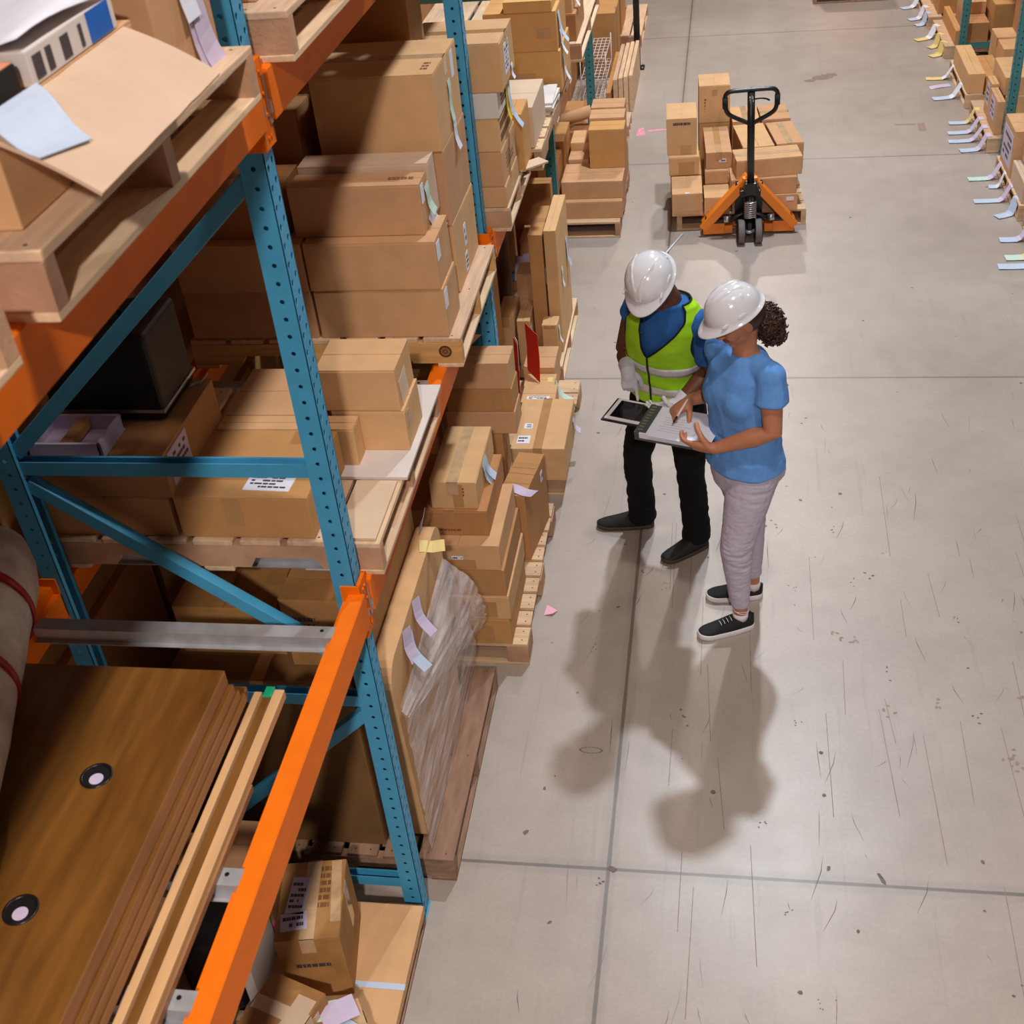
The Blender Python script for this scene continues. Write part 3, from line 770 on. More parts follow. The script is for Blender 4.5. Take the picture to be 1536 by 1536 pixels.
z += .134
carton('topmost carton of the shallow stack, shiny tape on top and blue slip beside', (-1.245, -1.039, 4.243, 4.69, z, z+.138), K, group=G3, tape='y', tapem=TAPE_CLEAR,
       labels=[('front', .02, .0, .045, .12, TAPE, 0)], tags=[('right', -.03, .05, .06, .13, PAPER_BLUE, .25, .2), ('right', .0, .05, .05, .12, PAPER_BLUE, .4, .1)], prints=[('front', .03, .02, .04, .05, 3)])
carton('tall narrow carton standing on the light pallet, two tape bands across its top', (-1.04, -.905, 4.77, 5.14, .131, .525), KD, group=G3, seam='x', rz=-.14,
       labels=[('top', 0, -.06, .125, .045, TAPE, 0), ('top', 0, .07, .125, .045, TAPE, 0), ('right', .10, .12, .035, .06, PAPER, 1)], tags=[('top', -.03, -.12, .06, .16, PAPER_LILAC, .1, 1.2)])
# --- shaded stack before the second upright
z = .131
for i, (h, s) in enumerate(((.28, 'lowest, mostly hidden carton of the shaded column before the second upright'), (.28, 'second carton of the shaded column before the second upright'), (.128, 'thin carton below the top two of the shaded column'), (.128, 'carton second from the top of the shaded column before the second upright'), (.142, 'top carton of the shaded column before the second upright'))):
    carton(s, (-1.36+.01*i, (-.985-.005*i) if i > 1 else -1.07, 5.06, 5.235, z, z+h-.001), KD if i % 2 else K, group=G4, seam='x', labels=[('front', .09, .0, .05, .1, TAPE, 0)] if i == 3 else ())
    z += h
carton('narrow taped carton leaning in the dark, left of the shaded column', (-1.60, -1.40, 4.75, 5.2, .131, .98), KD, group=G4, tape='y', tapem=TAPE_CLEAR)
# --- third bay floor
z = .131
carton('wide carton with two white labels and a band of tape, beside the second upright', (-1.118, -.828, 5.455, 5.965, z, z+.205), K, group=G4, tape='y', seam='y',
       labels=[('top', -.085, -.165, .07, .075, PAPER, 2), ('top', -.075, -.03, .045, .05, PAPER, 2)], tags=[('right', .16, .03, .05, .09, PAPER_LILAC, .5)])
carton('low carton behind the wide labelled carton, handwritten white label on top', (-1.14, -.945, 5.985, 6.18, z, z+.17), K, group=G4, seam='x', labels=[('top', .0, -.05, .13, .035, PAPER, 2)])
carton('small flat carton with a green and orange slip sticking out', (-1.15, -.97, 6.19, 6.33, z, z+.155), K, group=G4, seam='x', tags=[('right', 0, .06, .06, .15, PAPER_GREEN, .75)], labels=[('top', .06, 0, .03, .05, PAPER_CREAM, 0)])
carton('small carton below the red cards, nearest to the tall upright cartons', (-1.17, -.985, 6.34, 6.60, z, z+.19), K, group=G4, seam='x', labels=[('top', -.06, .04, .035, .035, PAPER, 0)])
for nm, P, lab in (('a', [(-1.16, 6.05, .31), (-1.165, 6.12, .44), (-1.175, 6.2, .58)], 'red card leaning nearer, white slip on it'), ('b', [(-1.10, 6.28, .30), (-1.10, 6.33, .42), (-1.11, 6.38, .56)], 'taller red card standing between the small cartons')):
    mb = MB(); paper_strip(mb, P, (.55, -.75, -.1) if nm == 'b' else (.35, -.9, 0), .15 if nm == 'b' else .10, REDCARD, .003)
    o = mb.build('red_card', label=lab, cat='card', group='red cards')
    if nm == 'a':
        mb = MB(); paper_strip(mb, [V(p)+V((.006, .0, .01)) for p in P[1:]], (.35, -.9, 0), .06, PAPER_GREEN, .002); mb.build('paper_slip', o)
# tall upright cartons
z = .131
carton('upright carton in front of the tall group, beside the second upright', (-1.37, -1.27, 6.70, 6.98, z, .47), K, group=G5, tape='y', seam='y')
carton('upright carton next to the front one, hanging paper on its side', (-1.255, -1.175, 6.72, 7.0, z, .43), K, group=G5, tags=[('right', -.09, .1, .05, .12, PAPER, .2), ('right', -.12, .02, .05, .14, PAPER_GREEN, .3), ('right', -.13, -.06, .05, .12, PAPER_LILAC, .3)])
carton('crumpled brown paper bundle of the tall group, pale top', (-1.29, -1.18, 7.01, 7.2, z, .60), K, group=G5, name='paper_parcel', cat='parcel', jit=.02, taper=.1)
carton('narrow carton behind the paper bundle, yellow and lilac slips on it', (-1.285, -1.215, 7.23, 7.50, z, .72), KD, group=G5, tags=[('front', .02, .22, .075, .11, PAPER_LILAC, .2, .2), ('front', .055, .16, .08, .13, PAPER_YELLOW, .45, .25), ('front', -.03, .2, .07, .17, PAPER_LILAC, .1, -.1)])
carton('tall carton with a taped top edge in the middle of the tall group', (-1.165, -1.08, 6.86, 7.30, z, .93), KD, group=G5, tape='x', tags=[('right', -.18, .17, .035, .12, PAPER, .1)])
carton('short narrow carton before the tallest ones, white slip on its edge', (-1.10, -1.005, 6.72, 6.84, z, .40), K, group=G5, labels=[('front', 0, .12, .07, .02, TAPE, 0)], tags=[('right', .0, .1, .03, .12, PAPER, .2)])
carton('tallest carton with split top flaps at the aisle side of the tall group', (-1.07, -.995, 6.87, 7.42, z, .95), K, group=G5, seam='y', tags=[('right', .15, .18, .06, .2, PAPER_BLUE, .15), ('right', -.12, .10, .04, .13, PAPER, .1)])
carton('carton at the far end of the tall group, next to the third upright', (-1.35, -1.10, 7.51, 7.61, z, .99), KD, group=G5)

# --- behind the second upright, on the beam
z = 1.737
carton('lowest carton of the column right behind the second upright', (-1.40, -.993, 5.372, 5.78, z, 1.836), K, group=G6, seam='x')
carton('second carton of the column behind the second upright, print on its end', (-1.40, -.997, 5.372, 5.78, 1.837, 2.0), K, group=G6, seam='x', prints=[('right', 0, 0, .2, .08, 4)])
carton('third carton of the column behind the second upright, ribbed open end', (-1.40, -1.0, 5.372, 5.75, 2.001, 2.150), K, group=G6, seam='x', prints=[('right', 0, 0, .3, .11, 2)])
carton('white carton in the column behind the second upright', (-1.39, -.992, 5.372, 5.72, 2.151, 2.265), WHITECARD, group=G6, seam='x', prints=[('right', 0, 0, .18, .06, 3)], tags=[('right', .05, .03, .05, .17, PAPER_YELLOW, .1), ('right', .1, .0, .055, .2, PAPER_BLUE, .35)])
carton('top carton of the column behind the second upright, white label on its end', (-1.37, -.965, 5.375, 5.75, 2.266, 2.478), K, group=G6, tape='x', labels=[('right', -.02, .0, .12, .13, PAPER, 5)], tags=[('right', .08, -.06, .04, .07, PAPER, .2)])
carton('narrow carton leaning with an open top at the edge of the beam pallet', (-1.06, -.965, 5.80, 6.03, z, 2.02), KOR, group=G6, seam='y', tags=[('left', -.05, .0, .05, .2, PAPER, .25)])
mb = MB(); mb.box(-.085, .085, -.042, .042, 0, .010, KP, bev=.002, M=MX.Translation((-.955, 5.88, 1.738)) @ MX.Rotation(.75, 4, 'Z'))
mb.build('cardboard_offcut', label='pale torn card sticking out over the beam, below the narrow leaning carton', cat='card')
carton('flat-topped pale carton, its lid jutting out before the orange cartons', (-1.25, -.958, 6.12, 6.57, z, 1.945), KP, group=G6, seam='x')
for i in range(5):
    mb = MB(); r_ = .012
    mb.box(-.055, .055, -.16, .16, 0, .011, WHITECARD, bev=.002)
    o = mb.build('folded_card', None, (-.985+.006*(i % 2), 6.76+.012*((i*2) % 3), z+.0005+i*.0117), ['white folded card at the bottom of the small pile on the beam pallet', 'white folded card second from the bottom of the small pile', 'white folded card in the middle of the small pile', 'white folded card second from the top of the small pile', 'white folded card on top of the small pile by the orange cartons'][i], 'card', 'pile of white folded cards')
    o.rotation_euler.z = .08*((i*7) % 5-2)*.4
carton('lower big orange-brown carton on the beam pallet, printed strip on its front', (-1.32, -.915, 6.985, 7.45, z, 1.962), KOR, group=G6, seam='x', labels=[('front', -.06, -.03, .24, .05, TAPE, 0)], tags=[('right', -.1, .06, .05, .15, PAPER, .25)])
carton('upper big orange-brown carton, tape patch near its right corner', (-1.33, -.925, 6.985, 7.42, 1.963, 2.175), KOR, group=G6, seam='x', labels=[('front', .13, -.01, .08, .05, TAPE, 0)], tags=[('right', -.12, .08, .06, .17, PAPER_BLUE, .35), ('right', -.08, -.03, .05, .14, PAPER, .3)])
carton('shallow carton lying on top of the upper big orange-brown carton', (-1.21, -.945, 6.975, 7.30, 2.176, 2.235), KOR, group=G6, seam='x')
carton('brown carton in the fourth bay at the top of the picture, beside hanging papers', (-1.12, -.93, 7.95, 8.45, z, 1.90), KD, group=G6)
carton('upper brown carton in the fourth bay, cut by the top edge of the picture', (-1.15, -.95, 7.97, 8.4, 1.901, 2.09), K, group=G6, tags=[('right', -.1, .05, .05, .14, PAPER, .3)])
carton('long carton at the far end of the fourth-bay beam pallet', (-1.4, -.98, 8.5, 9.1, z, 2.0), K, group=G6)
# --- fourth bay floor: three layers
z = .131
carton('bottom carton of the three-layer pallet', (-1.243, -.769, 8.925, 9.33, z, z+.134), K, group=G7, seam='x')
carton('middle carton of the three-layer pallet', (-1.232, -.765, 8.985, 9.36, z+.135, z+.27), K, group=G7, seam='x', prints=())
carton('tall carton with a flat front on top of the three-layer pallet', (-1.034, -.764, 9.25, 9.45, z+.271, z+.572), KOR, group=G7, seam='x')
carton('lower support carton under the rear upright cartons of the three-layer pallet', (-1.035, -.785, 9.42, 9.89, z, z+.27), K, group=G7)
carton('second of the upright cartons on the three-layer pallet, behind the flat-fronted one', (-1.045, -.775, 9.455, 9.66, z+.271, z+.59), K, group=G7, seam='x')
carton('rearmost upright carton on the three-layer pallet, tape dot on top', (-1.05, -.79, 9.665, 9.88, z+.271, z+.60), K, group=G7, seam='x')
carton('long low carton left of the upright cartons, nearer one', (-1.215, -1.055, 9.37, 9.56, z, z+.30), K, group=G7, seam='x')
carton('long low carton left of the upright cartons, farther one', (-1.215, -1.06, 9.57, 9.85, z, z+.36), K, group=G7, seam='x')
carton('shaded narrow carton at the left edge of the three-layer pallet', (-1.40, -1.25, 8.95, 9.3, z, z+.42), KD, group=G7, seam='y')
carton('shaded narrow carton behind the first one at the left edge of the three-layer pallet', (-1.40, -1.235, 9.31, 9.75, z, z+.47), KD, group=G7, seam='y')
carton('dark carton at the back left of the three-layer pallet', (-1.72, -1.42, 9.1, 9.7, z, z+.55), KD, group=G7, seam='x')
mb = MB(); mb.tube([(-1.42, 9.93, .52), (-1.08, 9.98, .60)], .05, K, 16); mb.box(-1.5, -1.05, 9.88, 10.05, .131, .46, KD, bev=.004)
mb.build('carton_tube', label='cardboard roll lying across a carton behind the three-layer pallet', cat='roll')
# --- beyond the fourth upright
t = empty('wire_basket', (-1.25, 12.2, 0), 0, 'white wire basket standing in the rack beyond the fourth upright', 'wire basket')
for z0 in (.05, .25, .45):
    mb = MB()
    for i in range(7): mb.tube([(-.12+.04*i, -.32, z0), (-.12+.04*i, .32, z0)], .004, WHITECARD, 6)
    for i in range(8): mb.tube([(-.12, -.32+.0914*i, z0), (.12, -.32+.0914*i, z0)], .004, WHITECARD, 6)
    mb.build('wire_shelf', t)
for sx in (-.12, .12):
    for sy in (-.32, .32):
        mb = MB(); mb.tube([(sx, sy, 0), (sx, sy, .5)], .006, WHITECARD, 8); mb.build('corner_wire', t)
carton('brown carton nearest behind the fourth upright', (-1.42, -1.06, 10.55, 11.15, 0, .30), KD, group='cartons beyond the fourth upright', tape='y')
carton('dark red-brown carton behind the wire basket', (-1.45, -1.10, 12.75, 13.3, 0, .62), KD, group='cartons beyond the fourth upright')
carton('purple film-covered carton at the top of the picture beyond the basket', (-1.45, -1.12, 13.72, 14.4, .136, .8), KD, group='cartons beyond the fourth upright', tags=[('front', 0, .2, .2, .25, PAPER_LILAC, .1)])
carton('narrow carton between the wire basket and the pale boards', (-1.10, -1.04, 11.45, 12.7, 0, .26), KD, group='cartons beyond the fourth upright')
mb = MB()
mb.grid([[(-.02+.05*j/6, -.1+.2*i/8, .012+.012*math.sin(i*1.9+j)) for j in range(7)] for i in range(9)], BRICKRED)
o = mb.build('red_cloth', None, (-1.09, 10.85, .304), 'small red cloth lying on a carton by the fourth upright', 'cloth'); solid(o, .004)
for i in range(4):
    mb = MB(); mb.box(-.018, .018, -.55, .55, 0, .40-.02*i, WOOD_Y, bev=.004)
    mb.build('wooden_board', None, (-1.005+.04*i, 11.93+.10*i, 0), ['pale wooden board standing on edge nearest the wire basket', 'pale wooden board on edge, second from the wire basket', 'pale wooden board on edge, third from the wire basket', 'pale scuffed board on edge at the aisle side beyond the fourth upright'][i], 'board', 'boards on edge')
pallet('short pallet lying at the aisle edge in front of the boards on edge', -1.04, -.86, 10.98, 11.36, 0, .11, 'y', nboards=3)
t = empty('post_guard', (-.905, 12.99, 0), 0, 'black steel post with a bolted foot plate at the far left of the aisle', 'post')
mb = MB(); mb.box(-.03, .03, -.03, .03, .008, 1.3, BLACKP, bev=.004); mb.build('post', t)
mb = MB(); mb.box(-.07, .07, -.07, .07, 0, .01, BLACKP, bev=.002); mb.build('foot_plate', t)
for sx in (-.05, .05):
    for sy in (-.05, .05):
        mb = MB(); mb.cyl((sx, sy, .017), (0, 0, 1), .01, .016, STEEL, 6); mb.build('bolt', t)
pallet('pallet standing in the aisle edge at the far left, top of the picture', -1.75, -.905, 13.68, 14.9, 0, .135, 'y', group='wooden pallets')
pallet('dark pallet far down the aisle, only its lower edge in the picture', .95, 1.75, 15.02, 16.0, 0, .12, 'x', WOOD_OLD)
carton('carton on the dark pallet far down the aisle, above the picture edge', (1.0, 1.7, 15.1, 15.9, .121, .7), K)

# --- near left bay, upper beam: box with the open flap
z = 3.286
t = carton('open carton in the top left corner, wide flap sloping out over the aisle', (-1.48, -1.062, 1.655, 2.20, z, 3.45), K, tape='y', name='cardboard_box')
o0 = V(t.location)
def rel(*p): return V(p)-o0
mb = MB()
A, B, Cc, D = V((-1.062, 1.625, 3.448)), V((-1.062, 2.165, 3.448)), V((-.897, 2.155, 3.362)), V((-.890, 1.612, 3.360))
nn = (B-A).cross(D-A).normalized(); nn = nn if nn.z > 0 else -nn
q = [[A.lerp(B, i/10).lerp(D.lerp(Cc, i/10), j/6)+nn*(.006*math.sin(j/6*PI)+.003*NZ.noise(V((i*.9, j, 3)))) for i in range(11)] for j in range(7)]
mb.grid([[p-o0 for p in r] for r in q], KP, smooth=False); fl = solid(mb.build('open_flap', t), .006, -1)
mb = MB()
qq = [A.lerp(B, a).lerp(D.lerp(Cc, a), b)+nn*(.006+.004*math.sin(b*PI)) for a, b in ((.0, .0), (.30, .02), (.22, .62), (.02, .66))]
P00, P10, P11, P01 = A.lerp(B, .02).lerp(D.lerp(Cc, .02), -.05), A.lerp(B, .36).lerp(D.lerp(Cc, .36), -.02), A.lerp(B, .20).lerp(D.lerp(Cc, .20), .66), A.lerp(B, -.01).lerp(D.lerp(Cc, -.01), .50)
mb.grid([[P00.lerp(P10, i/4).lerp(P01.lerp(P11, i/4), j/6)+nn*(.010+.004*math.sin(j*1.1))-o0 for i in range(5)] for j in range(7)], PAPER_BLUE, smooth=False)
solid(mb.build('packing_slip', t, label='pale blue packing slip in a clear pouch'), .002)
t2 = empty('printed_box', (-1.20, 1.98, 3.4515), 0, 'white product box with a bright blue end panel, lying in the open carton', 'box')
mb = MB(); mb.box(-.14, .135, -.16, .17, 0, .055, WHITECARD, bev=.003); mb.build('carton', t2)
mb = MB(); patch(mb, (V((.135, 0, .0275)), V((0, 1, 0)), V((0, 0, 1)), V((1, 0, 0))), .105, 0, .09, .05, BLUEINK); mb.build('blue_panel', t2)
for u, w_ in ((-.13, .03), (-.09, .02), (-.03, .03), (.03, .012)):
    mb = MB(); patch(mb, (V((.135, 0, .0275)), V((0, 1, 0)), V((0, 0, 1)), V((1, 0, 0))), u, -.002, w_, .036, INK); mb.build('printed_picture', t2)
t2 = empty('printed_box', (-1.15, 1.745, 3.4515), 0, 'small black box with a salmon-orange top edge, in the open carton', 'box')
mb = MB(); mb.box(-.09, .075, -.055, .055, 0, .045, BLACKBAG, bev=.004); mb.build('carton', t2)
mb = MB(); mb.box(-.088, .073, -.053, .053, .0452, .048, ORANGEINK, bev=.001); mb.build('orange_top', t2)
mb = MB()
mb.grid([[(-1.36+.30*i/8, 1.80+.33*j/6, 3.522+.012*math.sin(i*.9+j*.5)+.02*(j/6)*(1-i/8)) for j in range(7)] for i in range(9)], PAPER)
o = solid(mb.build('paper_sheet', label='large white paper lying over the white product box', cat='paper'), .002)
t2 = carton('tall pale carton behind the open-flap carton, white papers hanging on its side', (-1.42, -1.055, 2.27, 2.565, z, 3.78), K, seam='x', tape='x',
            tags=[('right', .03, -.05, .07, .22, PAPER_LILAC, .08, .1), ('right', .05, -.09, .075, .20, PAPER_LILAC, .18, .16), ('right', .02, .05, .07, .2, PAPER, .06)])
carton('carton at the back of the flap-box pallet, out of the light', (-2.0, -1.52, 1.7, 2.5, z, 3.6), KD)
pallet('second upper-beam pallet of the near bay, nearer than the flap-box pallet', -2.05, -1.0, .40, 1.45, 3.17, .115, 'y')
carton('added light-blocking carton on the upper-beam pallet before the flap-box pallet, left of the picture', (-1.98, -1.05, .45, 1.40, z, 4.0), K)  # added out of view to darken the shelves below
pallet('added light-blocking upper-beam pallet past the one cut by the top edge, above the picture', -2.05, -1.0, 4.0, 5.2, 3.17, .115, 'y')  # unseen pallet and its carton, added to block ambient light from above
carton('added light-blocking carton on the upper-beam pallet above the picture', (-2.0, -1.05, 4.05, 5.15, z, 3.95), K)
carton('carton on the upper pallet at the top edge of the picture', (-1.95, -1.10, 2.95, 3.75, z, 3.85), K)

# --- near left bay, lower beam: table tops, sticks, roll
tops = [(1.622, .034, -1.283, 2.31), (1.657, .03, -1.262, 2.255), (1.688, .03, -1.266, 2.235), (1.719, .032, -1.270, 2.222), (1.752, .05, -1.283, 2.222)]
tl = ['lowest brown table top in the stack on the lower beam', 'second brown table top from the bottom of the stack', 'third brown table top from the bottom of the stack', 'brown table top just below the top one', 'topmost walnut-brown table top with two round cable holes']
for i, (z0, h, xr, yf) in enumerate(tops):
    t = empty('table_top', ((xr-2.0)/2, 1.52, z0), 0, tl[i], 'table top', 'stack of brown table tops')
    c0 = V(t.location)
    mb = MB(); mb.box(-2.0-c0.x, xr-c0.x, .80-c0.y, yf-c0.y, 0, h-.001, WALNUT_EDGE, bev=.003)
    for f in mb.bm.faces:
        if f.normal.z > .9: f.material_index = mb.mi(WALNUT)
    mb.bm.normal_update()
    for f in mb.bm.faces:
        f.material_index = mb.mi(WALNUT) if f.normal.z > .9 or (i == 4 and f.normal.x > .9 and False) else mb.mi(WALNUT_EDGE)
    mb.build('board', t)
    if i == 4:
        for hx, hy in ((-1.481, 1.845), (-1.492, 1.463)):
            P = V((hx, hy, 1.752+h-.001))-c0
            mb = MB(); rr = [(.040, 0), (.040, .0025), (.037, .0035), (.033, .0028), (.033, .0006)]
            mb.grid([[P+V((r_*math.cos(a), r_*math.sin(a), z_)) for a in [2*PI*k/28 for k in range(28)]] for r_, z_ in rr], BLACKP, closeu=True)
            g = mb.build('grommet', t)
            mb = MB(); mb.cyl(P+V((0, 0, .0006)), (0, 0, 1), .033, .001, BLACKBAG, 24); mb.build('grommet_hole', g)
            mb = MB(); mb.cyl(P+V((.004, -.010, .0016)), (0, 0, 1), .0175, .001, PAPER_LILAC, 20); mb.build('pale_disc', g, label='pale disc seen through the cable hole')
for nm, xa, xb, y1, h, m, lab in (('wooden_stick', -1.2595, -1.2375, 2.30, .034, STICKM, 'pale square wooden stick next to the brown table tops'),
                                  ('wooden_stick', -1.207, -1.178, 2.315, .030, STICKM, 'pale square wooden stick nearer the orange beam, cut at a slant'),
                                  ('wooden_strip', -1.176, -1.166, 1.985, .022, WALNUT_EDGE, 'thin brown wooden strip nearest the orange beam')):
    mb = MB(); mb.box(xa, xb, .85, y1, 1.6135, 1.6135+h, m, bev=.003); mb.build(nm, label=lab, cat='stick', group='sticks on the lower beam')
t = empty('capped_bar', (-1.222, 1.6, 1.6135), 0, 'dark brown bar with a green end cap between the two pale sticks', 'stick', 'sticks on the lower beam')
mb = MB(); mb.box(-.013, .010, -.72, .70, 0, .022, WALNUT, bev=.002); mb.build('bar', t)
mb = MB(); mb.box(-.014, .012, .69, .73, 0, .026, GREENP, bev=.003); mb.build('green_cap', t)
# wrapped roll
t = empty('foam_roll', (-1.96, 1.8, 1.803), 0, 'wrapped foam roll with red tape bands lying on the brown table tops', 'roll')
ax0, ax1 = V((.435, -.75, .125)), V((-.10, .82, .130))
mb = MB(); rows = []
for i in range(26):
    f = i/25; c = ax0.lerp(ax1, f); r_ = .122*(1 if f < .86 else (1-((f-.86)/.14)**2.2*.75))
    if i == 25: r_ = .01
    rows.append([c+V((r_*math.cos(a), 0, r_*math.sin(a)))*(1+.05*NZ.noise(V((math.cos(a)*2, math.sin(a)*2, f*14)))) for a in [2*PI*k/36 for k in range(36)]])
mb.grid(rows, FOAM, closeu=True); mb.build('roll', t)
for f in (.62, .80, .30):
    mb = MB(); d = (ax1-ax0).normalized(); c = ax0.lerp(ax1, f)
    mb.grid([[c+d*dy+V((r_*math.cos(a), 0, r_*math.sin(a))) for a in [2*PI*k/36 for k in range(36)]] for dy, r_ in ((-.016, .122), (-.015, .127), (.015, .127), (.016, .122))], REDTAPE, closeu=True); mb.build('tape_band', t)

# --- floor below it
z = .116
t = empty('flat_carton', (-1.31, 2.36, z), 0, 'wide flat carton with a pale strap across it, lying on the near floor pallet', 'box')
mb = MB(); mb.box(-.25, .25, -.36, .335, 0, .045, K, bev=.004); mb.build('carton', t)
mb = MB(); mb.box(-.252, .252, -.012, .012, .044, .0465, PAPER_BLUE); mb.build('strap', t)
carton('battered taped carton with a lilac packing slip, under the orange beam', (-1.475, -1.255, 2.30, 2.62, z+.046, z+.046+.325), KO, rz=.17, tape='y', tapem=TAPE_CLEAR,
       labels=[('top', -.045, .02, .065, .15, PAPER_LILAC, 5, -.1), ('top', -.05, -.085, .09, .07, PAPER_LILAC, 2, .1), ('top', .085, .03, .035, .25, TAPE_CLEAR, 0, .06), ('right', .05, .06, .05, .2, TAPE_CLEAR, 0)],
       prints=[('top', .04, .05, .05, .18, 6), ('front', 0, .02, .12, .03, 1, INK)], jit=.012)
carton('cubic carton with wide pale tape, at the bottom edge under the orange beam', (-1.50, -1.29, 2.00, 2.225, z+.046, z+.046+.21), KO, rz=-.32, tape='x', tapem=KP,
       labels=[('top', .06, 0, .07, .15, KP, 0), ('right', 0, .02, .12, .12, TAPE_CLEAR, 0)])
carton('small taped carton beside the cubic one, papers lying on it', (-1.255, -1.12, 2.045, 2.20, z+.046, z+.046+.14), K, rz=.55, tape='x', tapem=TAPE_CLEAR)
for i, (P, w_, m_, lab, a) in enumerate(((((-1.215, 2.155, .318)), .075, PAPER_LILAC, 'lilac-white note on top of the papers near the bottom edge', .6), (((-1.235, 2.165, .312)), .06, PAPER_GREEN, 'greenish note under the lilac-white note', .25), (((-1.15, 2.09, .3095)), .055, PAPER_BLUE, 'light blue note lying beside the lilac-white note', -.5))):
    mb = MB(); c_, s_ = math.cos(a), math.sin(a)
    paper_strip(mb, [V(P)+V((c_*f*.06, s_*f*.06, .006*(1-abs(f))+.0+.002*f)) for f in (-1, -.5, 0, .5, 1)], (-s_, c_, 0), w_*1.15, m_); mb.build('paper_note', label=lab, cat='paper', group='notes on the small taped carton')
carton('brown carton deep below the sticks, seen between them and the orange beam', (-1.74, -1.545, 2.49, 2.70, z, .585), K, seam='x')
mb = MB(); mb.box(-1.80, -1.60, 2.24, 2.48, z, .46, BLACKBAG, bev=.05, seg=4); mb.build('black_bag', label='black stuffed bag in the dark below the wooden sticks', cat='bag')
mb = MB(); mb.box(-1.592, -1.55, 2.26, 2.48, z, .56, WHITECARD, bev=.006, M=MX.Rotation(0, 4, 'Z')); mb.build('white_panel', label='white panel standing beside the black bag below the sticks', cat='panel')
mb = MB(); mb.box(-1.536, -1.50, 2.46, 2.56, z, .30, BLACKBAG, bev=.004); mb.box(-1.537, -1.499, 2.459, 2.561, .27, .315, MAGENTA, bev=.003); mb.build('printed_box', label='small black box with a magenta top next to the battered carton', cat='box')
t = carton('low dark carton at the far left on the floor under the table tops', (-2.05, -1.80, 2.0, 2.7, z, .5), KD)
# --- dark cartons added in the farther bays to hide the lit floor
carton('added dark filler block on the floor behind the tall upright cartons', (-1.92, -1.42, 6.7, 7.6, .131, 1.25), KD, group='added dark filler cartons of the farther bays')
carton('added dark filler carton behind the wide carton with two white labels', (-1.88, -1.30, 5.55, 6.5, .131, 1.1), KD, group='added dark filler cartons of the farther bays')
carton('added dark filler carton on the floor at the third upright', (-2.0, -1.45, 8.0, 8.82, 0, 1.2), KD, group='added dark filler cartons of the farther bays')
carton('added dark filler carton behind the three-layer pallet', (-2.05, -1.74, 8.9, 10.2, .131, 1.2), KD, group='added dark filler cartons of the farther bays')
carton('added dark filler carton on the floor beyond the fourth upright', (-2.05, -1.5, 10.5, 11.9, 0, 1.0), KD, group='added dark filler cartons of the farther bays')
carton('added dark filler carton behind the wire basket, farther back', (-2.05, -1.5, 11.95, 13.5, 0, 1.0), KD, group='added dark filler cartons of the farther bays')
# --- cartons added behind the left rack to keep lamp light off the floor
ords = ['nearest', 'second', 'third', 'fourth', 'fifth', 'sixth', 'seventh']
for i in range(7):
    y0 = .9+i*1.35
    for j, (z0, z1) in enumerate(((0, 1.18), (1.182, 2.3), (2.302, 3.3))):
        carton('%s added big dark carton in the %s light-blocking column behind the left rack' % (('bottom', 'middle', 'top')[j], ords[i]), (-3.25, -2.22-.03*((i*3+j) % 3), y0, y0+1.30, z0, z1), KD if (i+j) % 2 else KO, group='added light-blocking cartons behind the left rack')
# ------------------------------------------------------------------ loaded pallet with the hand truck
p = pallet('pallet under the cartons at the orange hand truck', -.395, .575, 8.985, 10.05, 0, .13, 'x', WOOD)
p.rotation_euler.z = .06
def jc(label, xa, xb, ya, yb, z0, z1, m=KRAFT, rz=.05, **kw):
    return carton(label, (xa, xb, ya, yb, z0, z1), m, rz=rz, group=G8, **kw)
z = .132
jc('bottom carton of the left column at the hand truck, folded lid', -.402, -.175, 8.925, 9.275, z, .308, K, seam='y', labels=[('front', 0, -.06, .18, .03, TAPE, 0), ('top', 0, -.16, .03, .02, PAPER, 0)])
jc('middle carton of the left column at the hand truck, wide tape on its front', -.435, -.208, 9.285, 9.56, .309, .452, K, seam='y', labels=[('front', .02, -.01, .12, .09, TAPE, 0)])
jc('carton under the middle of the left column, set behind the bottom one', -.43, -.195, 9.295, 9.80, z, .308, KD)
jc('top carton of the left column at the hand truck, lid flaps slightly open', -.452, -.228, 9.335, 9.69, .453, .735, K, seam='y', prints=[('front', .0, .10, .13, .03, 1, INK)], labels=[('front', .03, -.10, .08, .07, TAPE, 0)], jit=.009)
jc('bottom carton of the second column at the hand truck, white sticker on its front', -.16, .03, 8.94, 9.19, z, .267, K, labels=[('front', .065, .02, .05, .03, PAPER, 0), ('front', -.02, -.05, .10, .03, TAPE, 0)], seam='x')
jc('second carton up in the second column at the hand truck', -.162, .012, 9.20, 9.5, .268, .368, K, seam='x')
jc('support carton behind the bottom carton of the second column', -.16, .02, 9.20, 9.62, z, .267, KD)
jc('third carton up in the second column, long lid and a white label on its front', -.165, .028, 9.245, 9.80, .369, .497, K, rz=.06, tape='y', labels=[('front', .03, .0, .055, .027, PAPER, 1)])
jc('tall carton at the back of the second column, standing above the others', -.222, .02, 9.885, 10.18, .50, .795, K, seam='y', prints=[('front', -.03, -.01, .1, .12, 5)], labels=[('front', .01, .09, .06, .05, TAPE, 0)], jit=.007)
jc('carton under the tall back carton of the second column', -.22, .02, 9.885, 10.19, z, .498, KD)
jc('bottom wide carton on the right side at the hand truck, white sticker at its corner', .045, .525, 8.97, 9.20, z, .257, K, rz=.07, seam='x', labels=[('front', .185, .03, .055, .028, PAPER, 0)])
jc('second wide carton up on the right side at the hand truck', .035, .515, 8.985, 9.24, .258, .384, K, rz=.07, seam='x')
jc('third wide carton up on the right side, shiny tape along its near top edge', .06, .545, 9.02, 9.26, .385, .522, K, rz=.14, tape='x', tapem=TAPE_CLEAR)
